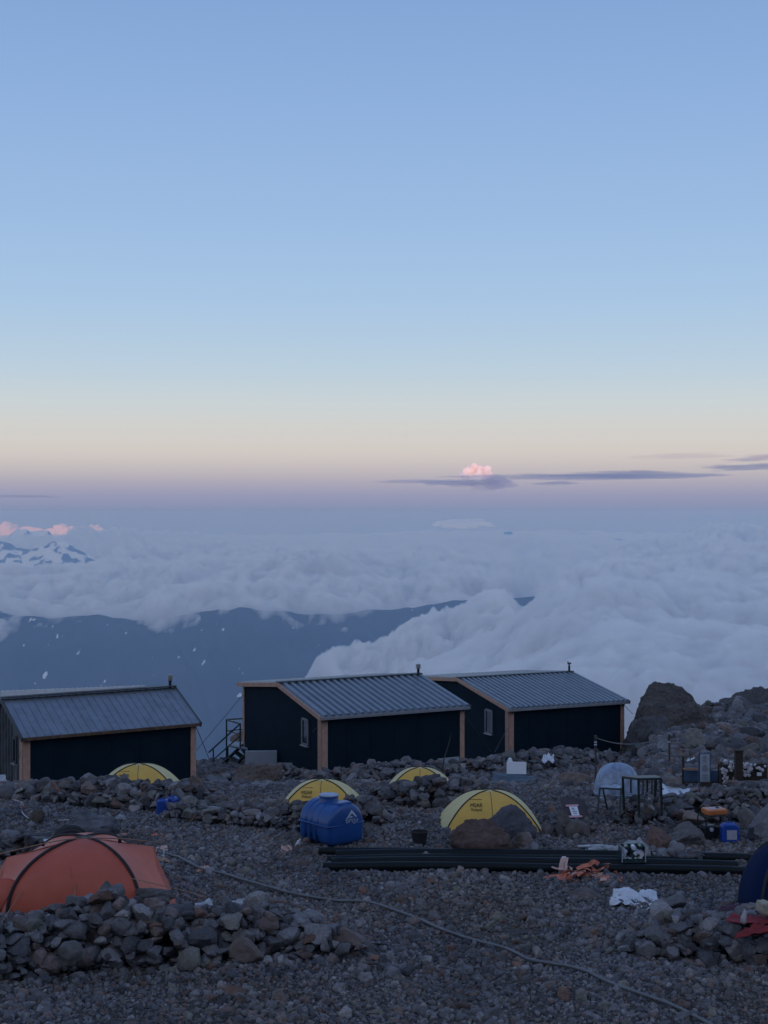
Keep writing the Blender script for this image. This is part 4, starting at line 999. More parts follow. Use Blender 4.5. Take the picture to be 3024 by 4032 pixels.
G_, B_, K_, RD = (0.145, 0.132, 0.128), (0.135, 0.105, 0.095), (0.070, 0.072, 0.080), (0.155, 0.098, 0.082)
BL = [
 (2415, 2900, 2690, 3040, 66, 301, 'huge grey boulder towering right of the rightmost hut', (0.082, 0.074, 0.070), 5.0, 17),
 (2838, 3100, 2712, 2830, 80, 202, 'big rounded boulder on the skyline at the right edge', (0.075, 0.070, 0.068), 3.0, 9),
 (2475, 2640, 2815, 2990, 61, 203, 'dark slab leaning at the foot of the huge grey boulder', (0.072, 0.070, 0.074), 2.2, 8),
 (2715, 2890, 2880, 2985, 60, 204, 'bluish angular block right of the huge grey boulder', (0.10, 0.104, 0.115), 1.6, 8),
 (2830, 3080, 2915, 3035, 55, 205, 'broad grey boulder behind the cup display', (0.115, 0.105, 0.10), 2.0, 9),
 (2885, 2970, 2885, 2925, 62, 206, 'brown block perched on the slope above the cup display', (0.13, 0.095, 0.078), 0.6, 10),
 (2655, 2775, 3115, 3260, 38.3, 207, 'smooth dark boulder at the end of the white ground sheet', (0.075, 0.080, 0.084), 0.9, 14),
 (2680, 2775, 3190, 3250, 36.6, 208, 'light brown stone block lying left of the generator', (0.19, 0.15, 0.135), 0.5, 9),
 (1768, 2020, 3228, 3392, 33.95, 209, 'big reddish boulder in front of the nearest yellow tent', (0.095, 0.066, 0.058), 0.8, 9),
 (1862, 2112, 3166, 3325, 35.2, 210, 'smooth blue-grey boulder leaning on the nearest yellow tent', (0.068, 0.072, 0.084), 0.9, 16),
 (1990, 2120, 3275, 3370, 34.2, 211, 'pale brown stone at the foot of the blue-grey boulder', (0.14, 0.112, 0.105), 0.7, 9),
 (262, 475, 3184, 3290, 35.2, 212, 'flat bluish-black rock behind the orange tent', (0.10, 0.106, 0.122), 1.0, 7),
 (110, 180, 3180, 3245, 37.4, 213, 'square brown rock beside the white rope', (0.088, 0.074, 0.062), 0.4, 9),
 (208, 285, 3104, 3160, 41.2, 214, 'round grey rock on the stone wall below the leftmost hut', (0.10, 0.096, 0.092), 0.45, 12),
 (165, 215, 3078, 3120, 42.6, 215, 'dark rock at the left end of the wall below the leftmost hut', (0.09, 0.086, 0.086), 0.4, 10),
 (915, 1115, 3002, 3110, 49, 216, 'brown earthy mound left of the middle hut', (0.11, 0.088, 0.076), 1.6, 16),
 (800, 902, 3052, 3110, 46.5, 217, 'low blue-grey rock between the leftmost and middle huts', (0.115, 0.116, 0.13), 0.9, 12),
 (1108, 1180, 3072, 3130, 43.5, 218, 'slate-coloured rock left of the second yellow tent', (0.10, 0.105, 0.118), 0.6, 9),
 (2180, 2325, 3040, 3125, 45.5, 219, 'flat brown slab tilted below the rightmost hut', (0.135, 0.108, 0.095), 0.9, 7),
 (2155, 2230, 3078, 3130, 44.6, 220, 'small brown slab left of the tilted brown slab', (0.125, 0.098, 0.088), 0.5, 8),
 (2290, 2372, 3095, 3160, 42.5, 221, 'reddish slab lying left of the silver dome', (0.15, 0.118, 0.11), 0.7, 7),
 (2545, 2720, 3000, 3120, 47.5, 222, 'wide dark rock behind the white ground sheet', (0.085, 0.082, 0.080), 1.0, 9),
 (2620, 2680, 3055, 3090, 42.5, 223, 'pale oblong stone resting on the white ground sheet', (0.19, 0.165, 0.15), 0.35, 12),
 (2535, 2650, 3255, 3365, 34.3, 224, 'rust-brown boulder at the end of the dirty white tarp', (0.125, 0.080, 0.066), 0.8, 10),
 (2620, 2775, 3235, 3340, 35.2, 225, 'grey slanting boulder left of the generator', (0.115, 0.108, 0.108), 0.9, 8),
 (2940, 3110, 3160, 3325, 35.6, 226, 'pale grey boulder at the right edge beyond the generator', (0.17, 0.165, 0.175), 1.2, 8),
 (2860, 2960, 3095, 3150, 39.6, 227, 'tan rock in the mound below the cup display', (0.14, 0.118, 0.095), 0.6, 9),
 (2905, 2985, 3180, 3270, 37.0, 228, 'grey-brown block right of the blue generator canister', (0.12, 0.108, 0.104), 0.7, 8),
 (2225, 2325, 3225, 3300, 36.0, 229, 'wedge-shaped rock holding down the dark sheet', (0.13, 0.112, 0.105), 0.5, 8),
 (2185, 2245, 3190, 3290, 36.3, 230, 'tall leaning slab left of the notice', (0.115, 0.105, 0.10), 0.3, 8),
 (2135, 2180, 3238, 3290, 36.2, 231, 'pointed grey stone left of the leaning slab', (0.14, 0.126, 0.122), 0.35, 8),
 (1165, 1235, 3385, 3425, 32.9, 232, 'brown stone at the left end of the pipes', (0.115, 0.082, 0.072), 0.5, 9),
 (1225, 1280, 3342, 3372, 34.2, 233, 'grey-brown stone touching the hidden end of the rear pipe', (0.13, 0.11, 0.10), 0.4, 9),
 (1665, 1760, 3075, 3145, 40.5, 234, 'large dark stone on the wall by the smallest yellow tent', (0.090, 0.086, 0.086), 0.6, 12),
 (520, 690, 3482, 3560, 29.2, 235, 'dark low rock right behind the orange tent corner', (0.095, 0.092, 0.094), 0.9, 12),
 (2235, 2400, 3500, 3560, 30.4, 236, 'low brown rock left of the white plastic sheet', (0.11, 0.092, 0.088), 0.8, 12),
 (2600, 2700, 3525, 3590, 28.4, 237, 'blue-grey stone beside the white plastic sheet', (0.12, 0.118, 0.122), 0.5, 12),
 (880, 975, 3880, 3925, 24.2, 238, 'flat rusty stone in the gravel below the long wall', (0.155, 0.098, 0.075), 0.35, 8),
 (1880, 1990, 3965, 4040, 22.9, 239, 'dark pointed stone by the bottom edge below the hose', (0.105, 0.10, 0.105), 0.4, 9),
 (1425, 1520, 3965, 4010, 23.1, 240, 'long pale stone at the bottom of the gravel', (0.17, 0.155, 0.13), 0.3, 9),
 (2740, 2810, 3930, 3985, 23.6, 241, 'blue-grey stone right of the hose near the lower right corner', (0.11, 0.115, 0.125), 0.35, 9),
 (905, 978, 2868, 2930, 66, 242, 'reddish rock rising behind the steel staircase', (0.17, 0.135, 0.12), 0.9, 9),
 (1985, 2075, 2972, 3020, 55.5, 243, 'dark boulder in the gap between the middle and rightmost huts', (0.085, 0.080, 0.078), 0.8, 10),
 (2370, 2420, 2948, 2985, 58, 244, 'bluish stone below the right corner of the rightmost hut', (0.12, 0.118, 0.122), 0.6, 9),
 (230, 330, 3700, 3790, 24.5, 245, 'rounded grey stone at the front of the long wall', (0.12, 0.118, 0.118), 0.45, 10),
 (900, 1040, 3690, 3770, 24.6, 246, 'broad brown stone low in the long wall', (0.125, 0.10, 0.09), 0.4, 8),
 (350, 445, 3525, 3590, 26.3, 247, 'long brown capstone left of the top of the long wall', (0.15, 0.118, 0.105), 0.4, 9),
 (388, 462, 3470, 3540, 26.9, 248, 'topmost grey stone of the long wall before the orange tent', (0.095, 0.092, 0.095), 0.4, 10),
 (590, 750, 3562, 3612, 26.3, 249, 'long dark slab lying on top of the long wall', (0.082, 0.082, 0.086), 0.4, 8),
]
for (a_, b_, c_, d_, dd, sd, lb, col, dp, pl) in BL:
    boulder(a_, b_, c_, d_, dd, sd, lb, col, dp, sub=6 if (b_ - a_) * dd > 12000 else 5 if (b_ - a_) * dd > 3600 else 4, planes=pl,
            soft=38 if pl < 12 else 18, taper=0.30 if sd == 301 else 0.0, group='loose boulders and big stones among the gravel')

# sloping boulder field on the right shoulder
rs = np.random.RandomState(77)
pp, ss = [], []
for k in range(1300):
    d = rs.uniform(52, 80); u = rs.uniform(0.172, 0.38); x = u * d
    pp.append((x, d)); ss.append(rs.choice([0.3, 0.45, 0.7, 1.1], p=[0.5, 0.32, 0.14, 0.04]) * rs.uniform(0.8, 1.2))
pp = np.array(pp); ss = np.array(ss); zz = ground(pp[:, 0], pp[:, 1]) + ss * 0.12
o = stones_mesh('boulder_field', np.stack([pp[:, 0], pp[:, 1], zz], 1), ss, 78, 3, mboulder); tag(o, kind='stuff')
# ------------------------------------------------------------------ yellow dome tents
def dome_tent(label, apex, foot_l, foot_r, d, rotz, group, depth=None, writing=True, h=None, wordpx=None):
    W_ = (foot_r - foot_l) * d / F
    cx = ((foot_l + foot_r) / 2 - 1512) * d / F
    zt = CAMZ - (apex - 2016) * d / F; g = gz(cx, d); H = h or max(zt - g, 0.85)
    z0 = zt - H
    root = thing('dome_tent', label, 'tent', (cx, d, z0), rotz, group)
    hw = W_ / 2 * 1.02; hd = (depth or W_ * 0.78) / 2
    def S(th, q, k=1.0):                      # th: angle, q: 0 at the ground .. 1 at the top
        c, s = math.cos(th), math.sin(th); e = 0.24
        x = math.copysign(abs(c) ** e, c); y = math.copysign(abs(s) ** e, s)
        r = 1 - q ** 1.15; z = 1 - r ** 2.35
        nrm = (1 + 0.012 * math.sin(5 * th + 3 * q))
        return Vector((x * hw * r * k * nrm, y * hd * r * k * nrm, z * H * k))
    crn = [math.radians(a) for a in (-135, -45, 45, 135)]
    def pan(nm, a0, a1, mat):
        m = MB(); m.grid(lambda u, v: S(a0 + (a1 - a0) * u, v * 0.995), 22, 22, 0.006); return m.build(nm, mat, root, smooth=True)
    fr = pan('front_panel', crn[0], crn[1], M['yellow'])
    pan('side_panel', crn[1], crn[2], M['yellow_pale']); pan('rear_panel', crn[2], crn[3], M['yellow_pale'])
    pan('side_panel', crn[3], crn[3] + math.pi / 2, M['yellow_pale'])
    for a in crn:
        MB().tube([S(a, t) * 1.008 + Vector((0, 0, 0.004)) for t in np.linspace(0, 1, 22)], 0.016, 8).build('pole_sleeve', M['sleeve'], root, smooth=True)
    MB().tube([S(-math.pi / 2, t, 1.006) for t in np.linspace(0.1, 0.97, 18)], 0.006, 6).build('zip', M['timber_worn'], fr)
    MB().grid(lambda u, v: Vector(((u - 0.5) * 0.34, (v - 0.5) * 0.30, H * 1.012 + 0.01 - 0.35 * ((u - 0.5) ** 2 + (v - 0.5) ** 2) * 0.3)), 6, 6, 0.006).build('top_vent', M['yellow_pale'], root, smooth=True)
    if writing:
        x0 = -0.20 * hw if wordpx is None else wordpx; e = math.log
        def front(x, z):                      # point of the front panel straight in front of (x, z)
            z = min(max(z / H, 0.01), 0.98); r = (1 - z) ** (1 / 2.35)
            xx = min(abs(x / (hw * r)), 0.99); c = xx ** (1 / 0.24); s = math.sqrt(max(1 - c * c, 0))
            return -(abs(s) ** 0.24) * hd * r
        for txt, sz, z_ in (('MSAR', 0.125, 0.68), ('Poland', 0.098, 0.585)):
            v, f = text_mesh(txt, sz * H / 1.0, 0.001)
            # coarse outline is enough: project on the cloth
            vv = [Vector((x0 * 1.5 + p.x * 1.12, front(x0 * 1.5 + p.x * 1.12, z_ * H + p.z) - 0.022 + p.y, z_ * H + p.z)) for p in v]
            m = MB(); m.add(vv, f); m.build('printed_word', M['print_'], fr)
        v = [(-0.26, 0.69), (0.26, 0.69)]
        m = MB(); m.quadbox(Vector((x0 * 1.5 - 0.16, front(x0 * 1.5 - 0.16, 0.845 * H) - 0.02, 0.845 * H)), Vector((x0 * 1.5 + 0.16, front(x0 * 1.5 + 0.16, 0.845 * H) - 0.02, 0.845 * H)), 0.006, 0.012)
        m.build('seam', M['timber_worn'], fr)
    return root
GT = 'yellow dome tents pitched among the stone walls'
dome_tent('leftmost yellow dome tent in front of the leftmost hut', 3008, 380, 716, 43.0, 0.10, GT, h=0.85)
dome_tent('yellow dome tent directly behind the blue water tank', 3070, 1096, 1440, 39.2, -0.04, GT, h=0.88)
dome_tent('smallest yellow dome tent, behind the stone wall below the middle hut', 3022, 1520, 1790, 43.9, -0.05, GT, writing=False, h=0.74)
dome_tent('nearest yellow dome tent with a blue-grey boulder leaning on it', 3112, 1730, 2124, 37.4, 0.03, GT, h=0.93)

# ------------------------------------------------------------------ orange expedition tent
D0 = 29.6
ot = thing('expedition_tent', 'large orange expedition tent with crossed black poles behind the long stone wall', 'tent', P(320, 3590, D0))
oo = Vector(ot.location)
def Q(px, py, d): return P(px, py, d) - oo
apexF = Q(335, 3297, 30.4)
def arc(p0, p1, h, bow=0.0, n=24, lean=0.0):
    """pole curve from the foot p0 to the foot p1 rising h"""
    out = []
    for i in range(n):
        t = i / (n - 1); p = p0.lerp(p1, 0.5 - 0.5 * math.cos(math.pi * t)); z = math.sin(math.pi * t) ** 0.82
        out.append(Vector((p.x, p.y + bow * z, p.z + h * z)))
    return out
FL, FR = Q(28, 3615, 29.0), Q(556, 3600, 29.2); BL_, BR = Q(120, 3500, 31.9), Q(540, 3480, 32.2)
zt = apexF.z
def half(foot, n=20):
    """from the apex down to a foot, bulging outwards"""
    out = []
    for i in range(n):
        t = i / (n - 1); a = t * math.pi / 2
        k = math.sin(a) ** 0.93; z = math.cos(a) ** 0.90
        out.append(Vector((apexF.x + (foot.x - apexF.x) * k, apexF.y + (foot.y - apexF.y) * k, foot.z + (zt - foot.z) * z)))
    return out
hFL, hFR, hBL, hBR = half(FL), half(FR), half(BL_), half(BR)
def ipol(c, t): 
    x = t * (len(c) - 1); i = min(int(x), len(c) - 2); return c[i].lerp(c[i + 1], x - i)
def loft(A, B, name, mat, bulge=Vector((0, 0, 0)), nu=26, nv=20, wr=0.012, seed=0):
    m = MB()
    def fn(u, v):
        p = ipol(A, v).lerp(ipol(B, v), u) + bulge * (math.sin(math.pi * u) * (0.25 + 0.75 * math.sin(math.pi * min(v * 1.05, 1) * 0.5 + 0.0) ** 1.2) * (1 - 0.35 * v))
        w = wr * (float(gnoise(np.array([u * 5 + v * 2.5 + seed]), np.array([v * 2.2 - u * 3 + seed * 2]), 5)[0]) + 0.5 * float(gnoise(np.array([u * 13 + v * 5 + seed]), np.array([v * 4 - u * 6]), 6)[0]))
        return p + Vector((0.2 * w, -w, w * 0.3))
    m.grid(fn, nu, nv, 0.006); return m.build(name, mat, ot, smooth=True)
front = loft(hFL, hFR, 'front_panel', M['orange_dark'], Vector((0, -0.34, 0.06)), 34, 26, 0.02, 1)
loft(hBR, hBL, 'rear_panel', M['orange'], Vector((0, 0.3, 0.02)), seed=2)
RT, RB, RK = Q(604, 3334, 30.6), Q(700, 3572, 29.5), Q(668, 3480, 31.6)
LT, LB, LK = Q(26, 3377, 30.2), Q(-95, 3610, 29.2), Q(-60, 3500, 31.4)
def edge(top, foot, n=20, sag=0.05, out=0.0):
    return [top.lerp(foot, i / (n - 1)) + Vector((out * math.sin(math.pi * i / (n - 1)), 0, -sag * math.sin(math.pi * i / (n - 1)))) for i in range(n)]
eRF, eRB = edge(RT, RB, out=-0.08), edge(RT, RK); eLF, eLB = edge(LT, LB, out=0.10), edge(LT, LK)
loft(hFR, eRF, 'right_wing', M['orange'], Vector((0, 0.04, -0.05)), seed=3, wr=0.016); loft(eRB, hBR, 'right_wing_back', M['orange'], seed=4)
loft(eLF, hFL, 'left_wing', M['orange'], Vector((0, 0.04, -0.05)), seed=5, wr=0.016); loft(hBL, eLB, 'left_wing_back', M['orange'], seed=6)
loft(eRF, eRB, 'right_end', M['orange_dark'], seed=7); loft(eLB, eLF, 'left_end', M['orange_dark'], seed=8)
m = MB(); m.grid(lambda u, v: Q(0, 3462, 29.3).lerp(Q(70, 3475, 29.3), u) + (Q(-90, 3610, 29.0) - Q(0, 3462, 29.3)) * v * (1 - 0.2 * u) + Vector((0, -0.10 * math.sin(3.1 * v), 0.05 * math.sin(3.1 * u) * (1 - v))), 14, 12, 0.006)
m.build('door_flap', M['orange_dark'], ot, smooth=True)
for c in (hFL, hFR, hBL, hBR):
    MB().tube([p + Vector((0, -0.03, 0.02)) for p in c], 0.032, 10).build('pole_sleeve', M['sleeve'], ot, smooth=True)
MB().grid(lambda u, v: apexF + Vector(((u - 0.5) * 0.66, (v - 0.5) * 0.55 - 0.06, 0.045 - 0.55 * ((u - 0.5) ** 2 * 0.66 + (v - 0.5) ** 2 * 0.55))), 8, 8, 0.008).build('apex_cap', M['greyplastic'], ot, smooth=True)
for (px, py) in ((170, 3322), (472, 3310)):
    MB().box(Q(px, py, 30.3), (0.07, 0.07, 0.10)).build('line_tensioner', M['black_metal'], ot, bevel=0.01)
MB().tube([Q(299, 3480, 29.0), Q(292, 3535, 28.75)], 0.012, 6).build('zip_pull', M['rope_tan'], ot)
MB().tube([Q(290, 3303, 29.2) + Vector((0, 0, -0.42 * t)) + Vector((0.01 * math.sin(6 * t), -0.35 * math.sin(1.5 * t), 0)) for t in np.linspace(0.12, 2.2, 14)], 0.006, 5).build('centre_seam', M['strap'], front)
def gline(pts, r, mat, nm='guy_line', parent=ot, sag=0.03):
    off = Vector(parent.location) if parent else Vector((0, 0, 0)); pp = smooth_path(pts, 6)
    pp = [p - off for p in pp]; return MB().tube(pp, r, 6).build(nm, mat, parent)
gline([P(-40, 3372, 29.0), P(170, 3322, 29.9), P(300, 3302, 30.0), P(470, 3302, 30.1), P(625, 3318, 31.2)], 0.012, M['rope_tan'])
gline([P(0, 3640, 27.8), P(85, 3510, 29.0)], 0.008, M['rope_tan']); gline([P(515, 3458, 29.1), P(660, 3492, 28.3), P(810, 3530, 27.3)], 0.009, M['rope_tan'])
gline([P(640, 3425, 29.8), P(800, 3515, 28.0)], 0.005, M['rope_tan'])

# things lying behind the orange tent
def ring_coil(name, label, c, R_, r, turns, mat, tilt, cat='hose coil'):
    m = MB(); rs_ = np.random.RandomState(3)
    for k in range(turns):
        q = R_ * (1 + 0.05 * rs_.uniform(-1, 1)); oy = (k - turns / 2) * r * 1.5; ox = rs_.uniform(-0.02, 0.02)
        m.tube([Vector((ox + q * math.cos(a), oy + 0.02 * math.sin(3 * a), q * math.sin(a) * 0.9)) for a in np.linspace(0, 2 * math.pi, 40)[:-1]], r, 8, closed=True)
    o = m.build(name, mat, smooth=True); o.location = c; o.rotation_euler = tilt; return tag(o, label, cat)
c = at(275, 3330); c.z += 0.18
ring_coil('hose_coil', 'coil of black hose standing up behind the top of the orange tent', P(275, 3305, 31.6), 0.34, 0.035, 5, M['rubber'], (0.35, 0.0, 0.25))
def cloth(name, label, cat, corners, mat, amp=0.05, fr=2.5, seed=0, n=26, thick=0.006, group=None, drop=0.0):
    """crumpled sheet between four corner points (p00, p10, p11, p01), origin at its middle"""
    c = sum((Vector(p) for p in corners), Vector()) / 4; a, b_, d_, e_ = [Vector(p) - c for p in corners]
    def fn(u, v):
        p = a.lerp(b_, u).lerp(e_.lerp(d_, u), v)
        w = float(ridged(np.array([u * fr + seed]), np.array([v * fr * 1.3 + seed * 1.7 + u]), 3, 7)[0]) - 0.6
        w2 = float(gnoise(np.array([u * fr * 0.8 + seed]), np.array([v * fr * 0.8 - seed]), 8)[0])
        ed = 0.06 * float(gnoise(np.array([u * 4 + seed]), np.array([v * 4 + 3.0]), 12)[0])
        return p * (1 + ed) + Vector((0, -0.3 * amp * w, amp * (w * 1.6 + w2)))
    m = MB(); m.grid(fn, n, n, thick); o = m.build(name, mat, smooth=True); o.location = c; return tag(o, label, cat, group)
cloth('plastic_bag', 'white bag crumpled on the stones behind the orange tent', 'bag', [P(165, 3350, 31.3), P(245, 3335, 31.3), P(240, 3290, 31.9), P(175, 3300, 31.9)], M['poly'], 0.05, 2.5, 3)
cloth('food_wrapper', 'bright red wrapper beside the black hose coil', 'wrapper', [P(232, 3302, 31.0), P(292, 3300, 31.0), P(288, 3285, 31.3), P(240, 3287, 31.3)], M['redbright'], 0.03, 2, 4, n=12)
cloth('black_sheet', 'thin black sheet lying left of the hose coil', 'sheet', [P(60, 3292, 33.0), P(200, 3290, 33.0), P(195, 3280, 33.6), P(80, 3283, 33.6)], M['sleeve'], 0.03, 2, 5, n=12)
def on_ground(pxs, r, dz=0.0, n=8):
    pts = []
    for q in pxs:
        p = at(q[0], q[1]); p.z += dz + r + (q[2] if len(q) > 2 else 0); pts.append(p)
    out = smooth_path(pts, n)
    return out
def line_thing(name, label, cat, pxs, r, mat, n=8, dz=0.03, follow=True, group=None):
    pts = on_ground(pxs, r, dz, n)
    if follow: pts = [Vector((p.x, p.y, max(p.z, gz(p.x, p.y) + r + dz * 0.8))) for p in pts]
    o = Vector(pts[0]); m = MB().tube([p - o for p in pts], r, 8); ob = m.build(name, mat, smooth=True); ob.location = o
    return tag(ob, label, cat, group)
line_thing('water_hose', 'long grey hose snaking across the gravel to the lower right corner', 'hose',
    [(625, 3368), (700, 3388), (745, 3412), (800, 3437), (870, 3452), (960, 3480), (1060, 3508), (1130, 3528), (1220, 3546), (1330, 3562), (1440, 3566), (1530, 3592), (1640, 3632), (1730, 3672), (1850, 3715), (1990, 3752), (2080, 3795), (2170, 3812), (2290, 3838), (2400, 3888), (2500, 3925), (2640, 3975), (2760, 4035), (2860, 4090)],
    0.030, M['hose'], 10, 0.06)
line_thing('white_rope', 'white rope curling over the gravel at the left edge', 'rope',
    [(-30, 3122), (25, 3127), (45, 3152), (78, 3163), (92, 3176), (84, 3192), (92, 3212), (124, 3238)], 0.017, M['rope'], 8, 0.03)
line_thing('white_rope', 'white rope lying past the bluish-black rock to the orange tent', 'rope',
    [(228, 3240), (270, 3238), (330, 3246), (400, 3262), (432, 3268), (448, 3288), (470, 3302)], 0.014, M['rope'], 8, 0.05)
cloth('strap_ribbon', 'long faded salmon ribbon stretched over the gravel behind the orange tent', 'strap', [at(335, 3292, 0.04), at(650, 3290, 0.03), at(640, 3283, 0.05), at(345, 3277, 0.04)], M['strap'], 0.03, 2, 6, n=22)
cloth('strap_scrap', 'scrap of salmon strap right of the orange tent corner', 'strap', [at(612, 3352, 0.05), at(662, 3347, 0.05), at(660, 3331, 0.05), at(615, 3336, 0.05)], M['strap_pale'], 0.04, 2, 7, n=14)
cloth('knotted_cloth', 'pale knotted cloth tied to the hose near the orange tent', 'cloth', [at(618, 3378, 0.05), at(648, 3374, 0.05), at(648, 3352, 0.10), at(625, 3356, 0.05)], M['poly_grey'], 0.06, 2, 8, n=12)
cloth('strap_scrap', 'tan strap wound round a stone below the tent corner', 'strap', [at(622, 3390, 0.04), at(690, 3398, 0.04), at(688, 3384, 0.05), at(625, 3376, 0.04)], M['wood_pale'], 0.04, 2, 9, n=12)
cloth('strap_scrap', 'pink crumpled strap lying on the grey hose', 'strap', [at(770, 3432, 0.04), at(828, 3434, 0.05), at(826, 3410, 0.10), at(775, 3412, 0.06)], M['strap_pale'], 0.08, 2.5, 10, n=14)
cloth('paper_scrap', 'small salmon scrap on the gravel left of the blue water tank', 'wrapper', [at(1104, 3352, 0.04), at(1150, 3354, 0.04), at(1148, 3332, 0.09), at(1108, 3330, 0.06)], M['strap_pale'], 0.07, 2.5, 11, n=12)
cloth('clear_sheet', 'torn clear plastic poking out behind the long stone wall', 'sheet', [P(905, 3585, 26.9), P(1055, 3580, 26.8), P(1045, 3535, 27.1), P(900, 3542, 27.2)], M['poly_grey'], 0.09, 2.5, 12)
cloth('clear_sheet', 'small strip of clear plastic left of the torn sheet on the long wall', 'sheet', [P(762, 3580, 27.0), P(838, 3568, 27.0), P(836, 3540, 27.3), P(770, 3560, 27.3)], M['poly_grey'], 0.06, 2.5, 13, n=14)

# ------------------------------------------------------------------ blue water tank
tw, tl, th_ = 1.14, 1.18, 1.02
tc_ = P(1298, 3322, 35.0); tc_.z = gz(tc_.x, tc_.y + 0.4) + 0.02
tk = thing('water_tank', 'big blue ribbed plastic water tank in front of the yellow tent', 'water tank', (tc_.x + 0.02, tc_.y + 0.55, tc_.z), math.radians(41))
def tank_sec(q, n=44, k=1.0, flute=0.0):
    pts = []
    hz_ = 0.50                                         # the seam height
    for i in range(n):
        a = -math.pi / 2 + 2 * math.pi * i / n
        c, s = math.cos(a), math.sin(a)
        if s >= 0: x = c * tw / 2; z = hz_ + s * (th_ - hz_)
        else:
            e = 2 / 7.0; x = math.copysign(abs(c) ** e, c) * tw / 2 * (1 - 0.06 * (-s)); z = hz_ - abs(s) ** e * hz_
            x -= math.copysign(flute * float(sstep(0.05, 0.35, abs(s))), x)
        pts.append(Vector((x * k, q, hz_ + (z - hz_) * k)))
    return pts
m = MB(); n = 44; rows = []
N_ = 64
for j in range(N_ + 1):
    y = -tl / 2 + tl * j / N_; t = j / N_
    e = min(t, 1 - t) * tl
    k = 1.0 - 0.07 * (1 - min(e / 0.07, 1)) ** 2
    fl = 0.0; gr = 0.0
    for c_ in (0.42, 0.60, 0.79):
        fl = max(fl, 0.15 * float(sstep(0.050, 0.028, abs(t - c_))))
    for c_ in (0.36, 0.56, 0.75):
        gr = max(gr, 0.045 * float(sstep(0.028, 0.010, abs(t - c_))))
    rows.append([p for p in tank_sec(y, n, k - gr, fl)])
for r in rows: m.v += [tuple(p) for p in r]
for j in range(N_):
    for i in range(n): m.f.append((j * n + i, j * n + (i + 1) % n, (j + 1) * n + (i + 1) % n, (j + 1) * n + i))
# domed ends
for side, r0 in ((-1, 0), (1, N_)):
    prev = [r0 * n + i for i in range(n)]; c0 = Vector((0, 0, 0.50))
    for q, (kk, oy) in enumerate([(0.95, 0.022), (0.84, 0.036), (0.5, 0.052), (0.2, 0.058)]):
        st0 = len(m.v)
        for i in range(n):
            p = rows[r0][i]; m.v.append((p.x * kk, p.y + side * oy, c0.z + (p.z - c0.z) * kk))
        for i in range(n):
            a, b_ = prev[i], prev[(i + 1) % n]; c_, d_ = st0 + (i + 1) % n, st0 + i
            m.f.append((a, d_, c_, b_) if side < 0 else (a, b_, c_, d_))
        prev = [st0 + i for i in range(n)]
    m.f.append(tuple(prev) if side > 0 else tuple(reversed(prev)))
m.f = [tuple(reversed(f)) for f in m.f]
body = m.build('tank_body', M['tank'], tk, smooth=True)
MB().tube([Vector((sx * (tw / 2 + 0.012), sy * (tl / 2 + 0.02), 0.50)) for sx, sy in ((-1, -0.9), (-0.9, -1.03), (0.9, -1.03), (1, -0.9), (1, 0.9), (0.9, 1.03), (-0.9, 1.03), (-1, 0.9))], 0.020, 8, closed=True).build('seam_flange', M['tank'], body, smooth=True)
MB().lathe([(0.27, th_ - 0.12), (0.235, th_ + 0.03), (0.230, th_ + 0.07), (0.245, th_ + 0.075), (0.245, th_ + 0.10)], (0, 0.10, 0), 32).build('neck', M['tank'], body)
MB().lathe([(0.25, th_ + 0.095), (0.25, th_ + 0.12), (0.20, th_ + 0.135), (0.0, th_ + 0.14)], (0, 0.10, 0), 32).build('lid', M['tank_lid'], tk)
MB().box((0.0, -0.42, th_ - 0.06), (0.40, 0.30, 0.16)).build('top_block', M['tank'], body, bevel=0.03, segs=3)
# sprayed mark and word on the near end
ye = -tl / 2 - 0.075
def endy(x, z): 
    k = max(abs(x) / (tw / 2), abs(z - 0.5) / 0.5); return -tl / 2 - (0.058 - 0.036 * min(1, k) ** 2.4) - 0.012
def decal(polys, name, mat):
    mm = MB()
    for pl in polys: mm.add([Vector((x, endy(x, z), z)) for x, z in pl] + [Vector((x, endy(x, z) + 0.008, z)) for x, z in pl], [tuple(range(len(pl))), tuple(len(pl) + i for i in reversed(range(len(pl))))])
    return mm.build(name, mat, body)
X0 = 0.13
decal([[(X0 - 0.16, 0.665), (X0 - 0.115, 0.665), (X0, 0.775), (X0 + 0.0, 0.85)], [(X0, 0.85), (X0, 0.775), (X0 + 0.115, 0.665), (X0 + 0.165, 0.665)], [(X0 - 0.10, 0.665), (X0 + 0.04, 0.665), (X0 - 0.02, 0.705)]], 'sprayed_arrow', M['white_print'])
v, f = text_mesh('ნოვა', 0.165, 0.001)
mm = MB(); mm.add([Vector((X0 + p.x, endy(X0 + p.x, 0.545 + p.z) + p.y, 0.545 + p.z)) for p in v], f); mm.build('sprayed_word', M['white_print'], body)
MB().box((0, 0, -0.01), (tw * 0.9, tl * 0.98, 0.05)).build('skid_board', M['black_metal'], tk)
b_ = at(1168, 3335); m = MB().lathe([(0.045, 0), (0.05, 0.02), (0.05, 0.16), (0.02, 0.20), (0.02, 0.24)], n=14); o = m.build('plastic_bottle', M['poly'], smooth=True); o.location = b_; o.rotation_euler = (0.3, 0.4, 0)
tag(o, 'small white bottle at the left foot of the blue water tank', 'bottle')

